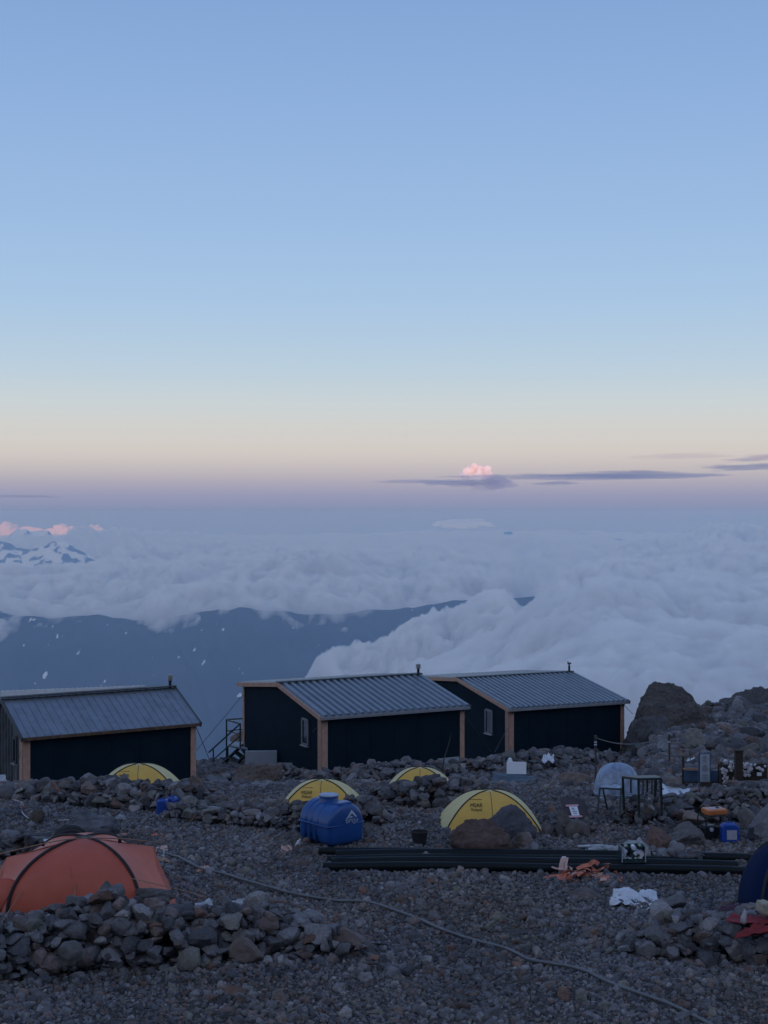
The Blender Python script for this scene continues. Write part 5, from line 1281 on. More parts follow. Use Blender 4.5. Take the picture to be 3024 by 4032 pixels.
# ------------------------------------------------------------------ canisters, bucket
def canister(label, px, py, w, dpt, h, rotz, lab=False, d=None, group=None):
    p = at(px, py); t = thing('jerrycan', label, 'jerrycan', p, rotz, group)
    m = MB(); sec = [(-w / 2, 0), (w / 2, 0), (w / 2, h * 0.80), (w * 0.30, h * 0.97), (-w * 0.34, h * 0.97), (-w / 2, h * 0.86)]
    m.add([Vector((x, -dpt / 2, z)) for x, z in sec] + [Vector((x, dpt / 2, z)) for x, z in sec], [tuple(range(6)), tuple(6 + i for i in reversed(range(6)))] + [((i + 1) % 6, i, 6 + i, 6 + (i + 1) % 6) for i in range(6)])
    m.build('can_body', M['can'], t, bevel=0.035, segs=3)
    MB().tube([Vector((-w * 0.20, 0, h * 0.93)), Vector((-w * 0.20, 0, h * 1.03)), Vector((w * 0.16, 0, h * 1.03)), Vector((w * 0.16, 0, h * 0.95))], 0.018, 8).build('handle', M['can'], t, smooth=True)
    MB().lathe([(0.03, h * 0.93), (0.035, h * 0.96), (0.035, h * 1.03), (0.0, h * 1.035)], (w * 0.33, 0, -0.02), 14).build('cap', M['tank_lid'] if not lab else M['can'], t)
    if lab: MB().box((w * 0.06, -dpt / 2 - 0.004, h * 0.42), (w * 0.56, 0.006, h * 0.50)).build('label_sheet', M['label'], t)
    return t
canister('left one of the two blue jerrycans on the gravel below the leftmost hut', 641, 3210, 0.32, 0.26, 0.44, 0.1, group='pair of blue jerrycans')
canister('right one of the two blue jerrycans on the gravel below the leftmost hut', 680, 3203, 0.27, 0.30, 0.47, -0.5, group='pair of blue jerrycans')
canister('blue jerrycan with a square grey label, leaning on the generator', 2872, 3314, 0.44, 0.28, 0.47, 0.02, lab=True)
p = at(1652, 3332); t = thing('bucket', 'black bucket standing on the gravel right of the blue water tank', 'bucket', p)
MB().lathe([(0.155, 0), (0.205, 0.345), (0.222, 0.345), (0.222, 0.372), (0.205, 0.372), (0.200, 0.36), (0.152, 0.03), (0.0, 0.03)], n=28).build('bucket_body', M['rubber'], t, smooth=False)
MB().tube([Vector((0.215 * math.cos(a), 0.03, 0.355 + 0.0 * math.sin(a))) + Vector((0, -0.215 * math.sin(a), 0)) for a in np.linspace(0, math.pi, 14)], 0.006, 6).build('handle', M['steel'], t)

# ------------------------------------------------------------------ pipes
def pipe(label, L0, R0, r, sag=0.0, mid=None, collar=None, wob=0.0):
    p0, p1 = P(*L0), P(*R0)
    pts = []
    for i in range(25):
        t_ = i / 24; p = p0.lerp(p1, t_); p.y += wob * math.sin(math.pi * t_) + 0.4 * wob * math.sin(2.6 * math.pi * t_); p.z = p.z
        g = gz(p.x, p.y) + r * 0.92 if not mid else None
        p.z = (p0.z + (p1.z - p0.z) * t_) if mid else g
        pts.append(p)
    if not mid:
        z = np.array([q.z for q in pts]); z = np.convolve(np.pad(z, 4, 'edge'), np.ones(9) / 9, 'valid')
        for q, zz_ in zip(pts, z): q.z = zz_
    o0 = Vector(pts[12]); pts = [q - o0 for q in pts]; n = 20
    m = MB(); m.tube(pts, r, n, cap=False); m.tube(list(reversed(pts)), r * 0.84, n, cap=False)
    k = n * 25
    for e_, (a, b_) in enumerate(((0, k + 24 * n), (24 * n, k))):
        for j in range(n):
            c_ = a + j; d_ = a + (j + 1) % n
            # the inner ring runs the other way round: nearest partner
            q = min(range(n), key=lambda w: (Vector(m.v[b_ + w]) - Vector(m.v[c_])).length); q2 = min(range(n), key=lambda w: (Vector(m.v[b_ + w]) - Vector(m.v[d_])).length)
            m.f.append((c_, d_, b_ + q2, b_ + q) if e_ else (d_, c_, b_ + q, b_ + q2))
    t = thing('long_pipe', label, 'pipe', o0, group='black pipes lying in a bundle')
    m.build('pipe_barrel', M['pipe'], t, smooth=True)
    for e in (collar or []):
        a, b_ = (pts[0], pts[1]) if e == 'l' else (pts[24], pts[23]); d_ = (b_ - a).normalized()
        MB().tube([a + d_ * 0.10, a + d_ * 0.24], r * 1.10, 20).build('collar', M['pipe'], t, smooth=False)
    return t
pipe('rearmost black pipe of the bundle, its left end sticking out by the water tank', (1258, 3356, 34.1), (2150, 3390, 33.6), 0.10, wob=-0.08)
pipe('second black pipe from the back, reaching farthest right in the bundle', (1322, 3382, 33.5), (2960, 3404, 33.2), 0.12, wob=0.13)
pipe('third black pipe from the back, lying in the middle of the bundle', (1288, 3400, 33.08), (2720, 3420, 32.85), 0.105, wob=0.10)
pipe('thick front black pipe with a collar at its left end', (1304, 3417, 32.72), (2905, 3440, 32.4), 0.122, collar=['l'], wob=0.10)
pipe('frontmost black pipe half under the salmon straps', (1272, 3434, 32.38), (2935, 3460, 32.0), 0.11, wob=0.05)

# crate of bottles and straps on the pipes
cr = thing('bottle_crate', 'dark crate of bottles and white caps standing on the pipes', 'crate', (P(2487, 3425, 32.6).x, 32.55, gz(3, 32.6) + 0.17), 0.06)
w, dpt, h = 0.54, 0.36, 0.36
for s in (-1, 1):
    MB().box((s * w / 2, 0, h / 2), (0.02, dpt, h)).build('side_panel', M['bottle'], cr)
MB().box((0, dpt / 2, h / 2), (w, 0.02, h)).build('back_panel', M['bottle'], cr); MB().box((0, 0, 0.012), (w - 0.03, dpt - 0.03, 0.02)).build('base', M['bottle'], cr)
MB().box((0, -dpt / 2, 0.05), (w, 0.02, 0.10)).build('front_rail', M['bottle'], cr)
for s in (-1, 0.98): MB().box((s * w / 2, -dpt / 2 - 0.012, h / 2 + 0.02), (0.018, 0.018, h)).build('edge_strip', M['poly_grey'], cr)
rs = np.random.RandomState(4)
k = 0
for (x, z, r, kind) in [(-0.19, 0.05, 0.055, 0), (-0.07, 0.05, 0.05, 1), (0.05, 0.05, 0.05, 0), (0.17, 0.06, 0.055, 1), (-0.21, 0.16, 0.055, 2), (-0.18, 0.24, 0.05, 1), (0.05, 0.19, 0.05, 0), (0.13, 0.21, 0.035, 1), (0.20, 0.17, 0.06, 3), (0.02, 0.31, 0.05, 1), (-0.14, 0.31, 0.05, 4), (0.18, 0.33, 0.04, 4), (-0.02, 0.12, 0.07, 4), (0.0, 0.24, 0.05, 4)]:
    m = MB(); m.lathe([(r * 0.92, 0), (r, 0.012), (r, 0.22), (r * 0.5, 0.26), (r * 0.5, 0.30)], n=16)
    o = m.build('glass_jar' if kind != 3 else 'tin_can', [M['poly'], M['poly'], M['label'], M['cup'], M['bottle']][kind], smooth=False)
    o.rotation_euler = (math.radians(90 + rs.uniform(-8, 8)), rs.uniform(-0.4, 0.4), 0); 
    o.location = Vector(cr.location) + Vector((x, -dpt / 2 + 0.02 + rs.uniform(0, 0.03) + 0.0, z + 0.02)); o.rotation_euler.x = math.radians(-90)
    o.location.y -= 0.02
    o.location.y += 0.0
    o.parent = None
    tag(o, ['pale bottle end in the bottom row of the dark crate', 'white-capped jar packed in the dark crate', 'yellowish jar at the left of the dark crate', 'round white tin end at the right of the dark crate', 'dark glass bottle packed in the dark crate'][kind], 'jar', 'jars and bottles packed in the dark crate')
    o['label'] = ('%s, %s %s of the dark crate' % (['pale bottle end', 'white-capped jar', 'yellowish jar', 'round white tin', 'dark glass bottle'][kind], 'bottom' if z < 0.1 else 'low middle' if z < 0.15 else 'middle' if z < 0.22 else 'upper' if z < 0.29 else 'top', 'far left' if x < -0.15 else 'left' if x < -0.05 else 'centre' if x < 0.08 else 'right' if x < 0.15 else 'far right'))
    k += 1
    o.rotation_euler = (math.radians(-90), 0, 0)

# salmon straps heaped over the front pipe
def ribbon(pts, w, up=Vector((0, 0, 1)), twist=0.0, m=None):
    pp = smooth_path(pts, 5); m = m or MB(); L, R__ = [], []
    for i, p in enumerate(pp):
        t = (pp[min(i + 1, len(pp) - 1)] - pp[max(i - 1, 0)]).normalized(); n = t.cross(up)
        if n.length < 0.05: n = Vector((1, 0, 0))
        n.normalize(); u = n.cross(t)
        a = twist * i / len(pp); d = n * math.cos(a) + u * math.sin(a); L.append(p - d * w / 2); R__.append(p + d * w / 2)
    b0 = len(m.v); m.v += [tuple(q) for q in L + R__] + [tuple(q + Vector((0, 0, -0.006))) for q in L + R__]; k = len(pp)
    for i in range(k - 1):
        m.f += [(b0 + i, b0 + i + 1, b0 + k + i + 1, b0 + k + i), (b0 + 2 * k + i + 1, b0 + 2 * k + i, b0 + 3 * k + i, b0 + 3 * k + i + 1)]
    return m
hp = at(2290, 3462); hp.y -= 0.05
stp = thing('strap_heap', 'heap of salmon and pink straps spilling over the front pipe', 'straps', hp)
rs = np.random.RandomState(12)
for q in range(30):
    cx_ = rs.uniform(-0.55, 0.62); hh = 0.26 * math.exp(-((cx_ - 0.05) / 0.36) ** 2)
    pts = []; a = rs.uniform(0, 6.28)
    for k in range(5):
        a += rs.uniform(-1.3, 1.3); L = 0.10 + 0.05 * rs.rand()
        prev = pts[-1] if pts else Vector((cx_, rs.uniform(-0.18, 0.28), hh * rs.uniform(0.1, 1.0) + 0.02))
        pts.append(prev + Vector((L * math.cos(a), L * math.sin(a) * 0.5, rs.uniform(-0.07, 0.07))) if pts else prev)
        pts[-1].z = max(pts[-1].z, 0.015)
    ribbon(pts, rs.uniform(0.05, 0.10), up=Vector((rs.uniform(-0.5, 0.5), rs.uniform(-1, 0.2), 1)).normalized(), twist=rs.uniform(-2.5, 2.5)).build('strap', [M['strap'], M['strap_pale'], M['strap']][q % 3], stp, smooth=False)
for (a, b_) in (((-0.9, -0.02, 0.02), (-0.4, 0.0, 0.06)), ((0.45, -0.06, 0.05), (0.95, -0.04, 0.03)), ((-0.62, 0.02, 0.03), (-0.2, -0.06, 0.12))):
    ribbon([Vector(a), (Vector(a) + Vector(b_)) / 2 + Vector((0, 0.03, 0.03)), Vector(b_)], 0.09, up=Vector((0, -0.8, 0.6))).build('strap', M['strap'], stp)
o = MB().box((0, 0, 0), (0.44, 0.03, 0.10), Matrix.Rotation(-0.10, 3, 'Y')).build('board_offcut', M['wood_pale'], bevel=0.004); o.location = P(2365, 3411, 32.2)
tag(o, 'short tan board lying across the strap heap', 'board')
cloth('pink_tag', 'small pink flag-shaped scrap above the strap heap', 'tape', [P(2325, 3387, 32.3), P(2347, 3388, 32.3), P(2338, 3412, 32.25), P(2332, 3410, 32.25)], M['strap_pale'], 0.01, 2, 20, n=8)
lp = thing('strap_loops', 'pale pink strap hanging in two loops over the pipes left of the heap', 'straps', P(2218, 3440, 32.1)); lo = Vector(lp.location)
for (a, b_) in ((2202, 2216), (2212, 2226), (2224, 2234)):
    ribbon([P(a, 3442, 32.05) - lo, P(a + 4, 3408, 32.1) - lo, P((a + b_) / 2 + 5, 3376, 32.4) - lo], 0.055, up=Vector((0, -1, 0.2)), twist=0.6).build('strap', M['strap_pale'], lp)
MB().box(P(2221, 3377, 32.4) - lo, (0.09, 0.05, 0.05)).build('buckle', M['paper'], lp, bevel=0.01)

# ------------------------------------------------------------------ tarps, sheets and bags
cloth('plastic_sheet', 'crumpled white plastic sheet on the gravel left of the right-hand wall', 'sheet', [at(2400, 3560, 0.06), at(2600, 3580, 0.08), at(2585, 3508, 0.12), at(2415, 3520, 0.03)], M['poly'], 0.13, 1.9, 31, n=44)
cloth('slate_tarp', 'slate-blue tarp draped over the stones right of the smallest yellow tent', 'tarp', [P(1718, 3148, 41.8), P(1842, 3150, 41.6), P(1790, 3088, 42.2), P(1745, 3092, 42.3)], M['tarp'], 0.07, 1.6, 32)
cloth('slate_tarp', 'slate-blue tarp lying below the white panel near the rightmost hut', 'tarp', [P(1948, 3092, 46.6), P(2106, 3094, 46.6), P(2112, 3052, 47.6), P(1938, 3038, 47.8)], M['tarp'], 0.07, 1.8, 33)
panel(1995, 2072, 3000, 3048, 47.0, 'white board standing tilted on the rubble before the rightmost hut', th=0.05, mat='paper', tilt=0.25, dy=-0.12)
o = MB().lathe([(0.08, 0), (0.09, 0.05), (0.05, 0.16), (0.0, 0.18)], n=12).build('plastic_tub', M['paper'], smooth=True); o.location = P(2008, 3004, 47.2); tag(o, 'small white tub lying on the left corner of the tilted board', 'tub')
cloth('plastic_bag', 'white plastic bag caught in the rubble under the rightmost hut', 'bag', [P(2130, 2998, 55.0), P(2182, 2998, 55.0), P(2180, 2974, 55.6), P(2140, 2978, 55.6)], M['poly'], 0.12, 2, 34, n=16)
cloth('plastic_bag', 'small white bag on the rubble left of the notice board', 'bag', [P(2700, 3002, 50.0), P(2742, 3002, 50.0), P(2735, 2984, 50.4), P(2712, 2986, 50.4)], M['poly'], 0.08, 2, 35, n=14)
cloth('dirty_tarp', 'dirty white tarp trailing along the stones behind the pipes', 'tarp', [at(2300, 3362, 0.10), at(2555, 3352, 0.10), at(2560, 3312, 0.30), at(2330, 3347, 0.10)], M['poly_grey'], 0.16, 2.4, 36, n=40)
line_thing('tarp_roll', 'pale rolled sheet edge lying left of the dirty white tarp', 'tarp', [(2275, 3352), (2330, 3350), (2380, 3350), (2450, 3362)], 0.035, M['poly_grey'], 8, 0.08)
cloth('ground_sheet', 'white sheet spread on the ground behind the black steel frame', 'sheet', [at(2600, 3200, 0.06), at(2675, 3208, 0.06), at(2728, 3105, 0.12), at(2600, 3085, 0.12)], M['poly'], 0.09, 2.2, 37, n=36)
cloth('ground_sheet', 'end of a white sheet sticking out left of the green-black stool', 'sheet', [at(2305, 3147, 0.05), at(2400, 3160, 0.05), at(2395, 3132, 0.05), at(2345, 3138, 0.05)], M['poly'], 0.03, 2, 38, n=16)
m = MB()
for k in range(5): m.tube([Vector((0.30 * math.cos(a) * (1 - k * 0.03), 0.16 * math.sin(a) * (1 - k * 0.03), 0.03 + 0.03 * k)) for a in np.linspace(0, 2 * math.pi, 30)[:-1]], 0.016, 7, closed=True)
o = m.build('garden_hose', M['green'], smooth=True); o.location = at(2638, 3178, 0.06); tag(o, 'coil of dark green hose on the white ground sheet', 'hose coil')
o = None
# silver covered dome
c_ = P(2430, 3110, 41.5); c_.z = CAMZ - (3125 - 2016) * 41.5 / F; t = thing('covered_dome', 'low dome under a wrinkled silver-blue cover behind the steel frame', 'dome tent', c_)
def dm(u, v):
    a = u * 2 * math.pi; q = v * math.pi / 2; r = math.cos(q) ** 0.7; w = 0.03 * float(ridged(np.array([math.cos(a) * 2 + v * 3]), np.array([math.sin(a) * 2 + 1]), 3, 4)[0])
    return Vector((0.66 * r * math.cos(a) * (1 + w), 0.6 * r * math.sin(a) * (1 + w), 0.90 * math.sin(q) ** 0.9 * (1 - w * 0.5)))
MB().grid(lambda u, v: dm(u, v * 0.998), 60, 26).build('cover', M['silver'], t, smooth=True)
MB().tube([Vector((0.67 * math.cos(a), 0.61 * math.sin(a), 0.05 + 0.015 * math.sin(7 * a))) for a in np.linspace(0, 2 * math.pi, 40)[:-1]], 0.02, 7, closed=True).build('hem_rope', M['silver'], t, smooth=True)

# black steel frame and stool
def frame_thing(name, label, cat, pts_px, segs, r, mat, slats=None):
    P3 = {k: P(*v) for k, v in pts_px.items()}; c = sum(P3.values(), Vector()) / len(P3); c.z = min(p.z for p in P3.values())
    t = thing(name, label, cat, c)
    for nm, lst in segs.items():
        for a, b_ in lst: MB().quadbox(P3[a] - c, P3[b_] - c, r * 2, r * 2).build(nm, mat, t)
    return t, P3, c
t, P3, c = frame_thing('steel_table_frame', 'black steel table frame standing over the pile of stones', 'table frame',
    dict(a=(2452, 3060, 37.2), b=(2514, 3068, 36.3), c=(2602, 3066, 36.6), d=(2580, 3056, 37.5), A=(2458, 3212, 37.2), B=(2516, 3218, 36.3), C=(2606, 3212, 36.6), D=(2580, 3190, 37.5)),
    {'leg': [('a', 'A'), ('b', 'B'), ('c', 'C'), ('d', 'D')], 'top_rail': [('a', 'b'), ('b', 'c'), ('c', 'd'), ('d', 'a')]}, 0.028, M['green_metal'])
for k in range(1, 4):
    q = P3['a'].lerp(P3['d'], k / 4) - c; MB().quadbox(q, q - Vector((0, 0, 0.42)), 0.035, 0.035).build('slat', M['black_metal'], t)
for k in range(1, 5):
    q = P3['b'].lerp(P3['c'], k / 5) - c; MB().quadbox(q, q - Vector((0, 0, 0.30 + 0.1 * (k % 2))), 0.03, 0.03).build('slat', M['black_metal'], t)
m = MB(); m.add([P3[k] - c + Vector((0, 0, 0.03)) for k in 'abcd'] + [P3[k] - c + Vector((0, 0, 0.015)) for k in 'abcd'], [(0, 1, 2, 3), (7, 6, 5, 4)]); m.build('top_sheet', M['greyplastic'], t)
cloth('rag', 'pale rag spread on the right half of the black table frame', 'cloth', [P(2530, 3068, 36.5), P(2595, 3067, 36.7), P(2582, 3057, 37.3), P(2545, 3056, 37.2)], M['silver'], 0.012, 2, 40, n=14)
t, P3, c = frame_thing('metal_stool', 'green-black metal stool left of the steel table frame', 'stool',
    dict(a=(2362, 3104, 37.6), b=(2446, 3108, 37.0), c=(2450, 3098, 37.9), d=(2372, 3098, 38.4), A=(2352, 3205, 37.4), B=(2440, 3212, 36.8), C=(2462, 3196, 38.0), D=(2392, 3190, 38.4), e=(2357, 3198, 37.45), f=(2442, 3200, 36.9)),
    {'leg': [('a', 'A'), ('b', 'B'), ('c', 'C'), ('d', 'D')], 'seat_rail': [('a', 'b'), ('b', 'c'), ('c', 'd'), ('d', 'a')]}, 0.02, M['green_metal'])
m = MB(); m.grid(lambda u, v: (P3['a'].lerp(P3['b'], u).lerp(P3['d'].lerp(P3['c'], u), v)) - c + Vector((0, 0, 0.03 + 0.05 * math.sin(7 * u) * math.sin(4 * v))), 14, 8, 0.01); m.build('seat', M['silver'], t, smooth=True)

# notice on a dark sheet
t = thing('notice_sheet', 'white notice taped with red and white tape on a dark brown sheet', 'notice', P(2262, 3250, 36.6)); c = Vector(t.location)
cs = [P(2240, 3250, 36.5), P(2330, 3246, 36.7), P(2300, 3142, 37.4), P(2204, 3142, 37.3)]
m = MB(); m.grid(lambda u, v: cs[0].lerp(cs[1], u).lerp(cs[3].lerp(cs[2], u), v) - c + Vector((0, 0.05 * math.sin(5 * u + 2 * v) - 0.04 * math.sin(3.1 * v), 0.02 * math.sin(4 * u))), 22, 18, 0.02); m.build('backing_sheet', M['bagdark'], t, smooth=True)
def on(px, py, off=0.06):
    v_ = (3250 - py) / 106; d_ = 36.5 + 0.85 * v_; return P(px, py, d_ - off) - c
def quad(nm, pts, mat, off=0.07):
    m = MB(); q = [on(x, y, off) for x, y in pts]; m.add(q + [p + Vector((0, 0.006, 0)) for p in q], [(0, 1, 2, 3), (7, 6, 5, 4), (0, 4, 5, 1), (1, 5, 6, 2), (2, 6, 7, 3), (3, 7, 4, 0)]); return m.build(nm, mat, t)
pg = quad('paper', [(2252, 3211), (2282, 3210), (2273, 3175), (2240, 3176)], M['paper'], 0.09)
quad('warning_tape', [(2243, 3219), (2293, 3217), (2290, 3210), (2240, 3212)], M['tape'], 0.10); quad('warning_tape', [(2230, 3176), (2280, 3173), (2276, 3167), (2226, 3169)], M['tape'], 0.10)
for (x0, x1, y) in ((2250, 2261, 3182), (2254, 2263, 3187), (2254, 2272, 3195), (2258, 2273, 3203)):
    q = quad('text_line', [(x0, y + 1.6), (x1, y + 1.4), (x1, y - 1.6), (x0, y - 1.2)], M['ink'], 0.105); q.parent = pg

# rope fence
def fence_post(label, px, y0, y1, d, r=0.03):
    p = P(px, y1, d); h = (y1 - y0) * d / F; t = thing('rope_post', label, 'post', p, group='thin posts carrying the rope')
    MB().tube([Vector((0, 0, -0.2)), Vector((0.01, 0, h * 0.5)), Vector((0, 0, h))], r, 8).build('pole', M['rustpost'], t)
    MB().lathe([(0.045, h - 0.03), (0.05, h), (0.045, h + 0.05), (0.0, h + 0.06)], n=12).build('post_cap', M['greyplastic'], t)
    for z in ((0.80, 0.86) if px < 2500 else (0.80,)):
        MB().lathe([(0.035, 0), (0.055, 0.03), (0.035, 0.06)], (0, 0, h * z), 12).build('insulator', M['notice'], t)
    return t
fence_post('left rope post in front of the rightmost hut', 2345, 2902, 3075, 46.0, 0.032)
fence_post('right rope post below the huge grey boulder', 2635, 2896, 3040, 49.0, 0.035)
pp = []
a_, b_ = P(2345, 2904, 46.0), P(2635, 2896, 49.0)
for k in range(25):
    t_ = k / 24; q = a_.lerp(b_, t_); q.z -= 0.28 * 4 * t_ * (1 - t_) * (1 - 0.15 * t_); pp.append(q)
o0 = Vector(pp[0]); o = MB().tube([q - o0 for q in pp], 0.018, 7).build('slack_rope', M['hose'], smooth=True); o.location = o0; tag(o, 'slack grey rope hanging between the two thin posts', 'rope')
cloth('rag', 'pale green rags tied at the lowest point of the slack rope', 'cloth', [P(2498, 2940, 47.4), P(2530, 2942, 47.4), P(2526, 2922, 47.5), P(2502, 2924, 47.5)], M['tarp'], 0.05, 2, 41, n=12)

# notice boards and cup display
bd = P(2760, 3085, 43.0)
t = thing('blue_board', 'faded blue board in a wooden frame behind the tall notice', 'board', bd); c = Vector(t.location)
def pan3(nm, x0, y0, x1, y1, d, mat, parent, c, th=0.03):
    a = P(x0, y1, d) - c; b_ = P(x1, y0, d) - c
    return MB().box((a + b_) / 2, (b_.x - a.x, th, b_.z - a.z)).build(nm, mat, parent)
pan3('panel', 2694, 3034, 2826, 3076, 43.2, M['blueboard'], t, c); pan3('top_batten', 2690, 3024, 2750, 3031, 43.15, M['wood_pale'], t, c, 0.05)
pan3('frame_post', 2686, 2978, 2694, 3086, 43.3, M['darkwood'], t, c, 0.06); pan3('frame_post', 2826, 3008, 2833, 3092, 43.3, M['darkwood'], t, c, 0.06)
pan3('lower_batten', 2694, 3077, 2830, 3082, 43.15, M['darkwood'], t, c, 0.05)
t = thing('notice_board', 'tall narrow grey notice board standing in front of the faded blue board', 'notice board', P(2778, 3095, 42.5)); c = Vector(t.location)
pan3('board', 2750, 2966, 2798, 3082, 42.6, M['blueboard'], t, c, 0.04); sh = pan3('notice', 2757, 2970, 2794, 3078, 42.56, M['notice'], t, c, 0.012)
pan3('foot_block', 2757, 3079, 2800, 3094, 42.5, M['darkwood'], t, c, 0.12)
rs = np.random.RandomState(9)
for k in range(17):
    y = 2976 + k * 6; 
    if k in (5, 11): continue
    w_ = rs.uniform(12, 28); x_ = 2776 - w_ / 2 + rs.uniform(-2, 2); pan3('text_line', x_, y - 1.2, x_ + w_, y + 1.2, 42.54, M['ink'], sh, c, 0.008)
t = thing('timber_pillar', 'thick dark timber post rising above the cup display', 'post', P(2908, 3085, 42.2))
MB().box((0, 0, 0.46), (0.22, 0.20, 0.98)).build('shaft', M['darkwood'], t, bevel=0.01); MB().box((0, 0, 0.98), (0.25, 0.23, 0.05)).build('post_cap', M['darkwood'], t, bevel=0.008)
t = thing('display_rack', 'dark board rack hung with white cups on the stone mound', 'rack', P(2915, 3085, 42.6)); c = Vector(t.location)
pan3('rack_board', 2838, 3012, 2905, 3078, 42.75, M['darkwood'], t, c, 0.04); pan3('rack_board', 2915, 3006, 3020, 3072, 42.75, M['darkwood'], t, c, 0.04)
pan3('rack_post', 2836, 3000, 2842, 3090, 42.7, M['darkwood'], t, c, 0.05)
cupspec = [(2861, 3001, 1.2), (2883, 3003, 1.0), (2893, 3012, 1.1), (2878, 3015, .8), (2850, 3032, 1.3), (2862, 3036, 1.1), (2880, 3023, 1.1), (2889, 3024, 1.0), (2881, 3034, .9), (2847, 3043, 1.1), (2858, 3049, .8), (2852, 3056, .9), (2863, 3065, 1.1), (2848, 3067, .7), (2855, 3080, 1.3),
    (2925, 3014, 1.3), (2936, 3020, 1.5), (2945, 3010, .9), (2950, 3022, .9), (2957, 3015, 1.0), (2972, 3014, .8), (2948, 3033, 1.3), (2961, 3028, 1.1), (2933, 3041, .8), (2945, 3043, 1.0), (2917, 3052, 1.1), (2935, 3053, 1.2), (2951, 3055, 1.1), (2912, 3028, .8), (2993, 3028, 1.1), (3004, 3032, 1.1), (2982, 3026, .7), (2924, 3034, .8), (3014, 3020, .7), (2893, 3070, 1.0)]
ring = MB(); ring.lathe([(0.035, 0), (0.042, 0.01), (0.046, 0.085), (0.041, 0.085), (0.037, 0.02), (0, 0.015)], n=16)
ring.tube([Vector((0.044 + 0.026 * math.sin(a), 0, 0.045 + 0.026 * math.cos(a))) for a in np.linspace(0.2, 2.94, 8)], 0.006, 6)
proto = None
places = ['left wing', 'right wing']
for k, (px, py, s) in enumerate(cupspec):
    if proto is None: o = proto = ring.build('enamel_cup', M['cup'], smooth=False)
    else: o = proto.copy(); COL.objects.link(o)
    o.location = P(px, py, 42.62); o.rotation_euler = (math.radians(-84 + rs.uniform(-15, 20)), rs.uniform(-1.5, 1.5), rs.uniform(-0.4, 0.4)); s = s * 1.05; o.scale = (s, s, s)
    side = 'left of' if px < 2905 else 'right of'
    row = 'top' if py < 3018 else 'middle' if py < 3042 else 'bottom'
    where = 'at the far right of the rack' if px > 2970 else 'well right of the timber post' if px > 2940 else side + ' the timber post'
    tag(o, '%s white enamel cup in the %s row %s' % ('large' if s > 1.2 else 'small' if s < 0.95 else 'medium', row, where), 'cup', 'white cups hung %s the timber post' % side)
pan3_t = MB().box((0, 0, 0), (0.14, 0.02, 0.10)).build('white_tag', M['paper']); pan3_t.location = P(2990, 3048, 42.5); tag(pan3_t, 'small bright white card near the right end of the cup rack', 'card')
o = MB().box((0, 0, 0.06), (0.11, 0.09, 0.14)).build('wooden_box', M['wood_pale'], bevel=0.01); o.location = P(2893, 3080, 42.4); tag(o, 'small salmon-coloured box at the foot of the thick timber post', 'box')

# stick by the middle hut
o = MB().tube([Vector((0, 0, 0)), Vector((0.05, 0, 0.5)), Vector((0.22, 0.05, 1.0)), Vector((0.33, 0.05, 1.45))], [0.028, 0.024, 0.018, 0.008], 8).build('wooden_stick', M['rustpost']); o.location = P(1742, 3045, 51.0)
tag(o, 'crooked dark stick leaning by the right corner of the middle hut', 'stick')

# ------------------------------------------------------------------ generator
gp = at(2832, 3312); t = thing('generator', 'portable generator with an orange fuel tank in a black tube frame', 'generator', (gp.x - 0.10, gp.y + 0.22, gp.z), math.radians(14))
gw, gd, gh = 0.62, 0.46, 0.62
for s in (-1, 1):
    y = s * gd / 2
    MB().tube(smooth_path([Vector((-gw / 2, y, 0.02)), Vector((-gw / 2, y, gh * 0.55)), Vector((-gw / 2 + 0.01, y, gh * 0.88)), Vector((-gw / 2 + 0.08, y, gh)), Vector((0, y, gh + 0.01)), Vector((gw / 2 - 0.08, y, gh)), Vector((gw / 2 - 0.01, y, gh * 0.88)), Vector((gw / 2, y, gh * 0.55)), Vector((gw / 2, y, 0.02)), Vector((0, y, 0.0)), Vector((-gw / 2, y, 0.02))], 5), 0.018, 8).build('frame_hoop', M['black_metal'], t, smooth=True)
for x, z in ((-gw / 2, 0.5 * gh), (gw / 2, 0.5 * gh), (-gw / 2 + 0.05, gh - 0.02), (gw / 2 - 0.05, gh - 0.02), (-gw / 2, 0.03), (gw / 2, 0.03)):
    MB().tube([Vector((x, -gd / 2, z)), Vector((x, gd / 2, z))], 0.015, 8).build('cross_bar', M['black_metal'], t)
tank = MB().box((0, 0, gh - 0.11), (gw - 0.08, gd - 0.05, 0.15)).build('fuel_tank', M['genorange'], t, bevel=0.04, segs=4)
MB().lathe([(0.04, 0), (0.045, 0.03), (0.0, 0.035)], (0.08, 0, gh - 0.035), 16).build('filler_cap', M['greyplastic'], tank)
MB().box((0.02, 0, gh - 0.033), (0.34, 0.16, 0.006)).build('label_sheet', M['poly_grey'], tank)
MB().box((-0.12, 0, 0.20), (0.30, 0.34, 0.32)).build('engine', M['black_metal'], t, bevel=0.03); MB().lathe([(0.13, 0), (0.14, 0.04), (0.14, 0.26), (0.12, 0.30)], (0, 0, 0), 24).build('alternator', M['greyplastic'], t).rotation_euler = (0, math.radians(90), 0)
t.children[-1].location = (0.03, 0.0, 0.19)
MB().box((0.12, -gd / 2 + 0.04, 0.24), (0.26, 0.04, 0.20)).build('control_panel', M['black_metal'], t, bevel=0.01)
MB().lathe([(0.035, 0), (0.05, 0.01), (0.05, 0.03), (0.02, 0.035)], n=16).build('gauge', M['notice'], t)
t.children[-1].location = (-0.17, -gd / 2 - 0.0, 0.30); t.children[-1].rotation_euler = (math.radians(90), 0, 0)
MB().box((-0.17, -gd / 2 + 0.02, 0.41), (0.16, 0.03, 0.04)).build('air_filter_clip', M['steel'], t, bevel=0.008)
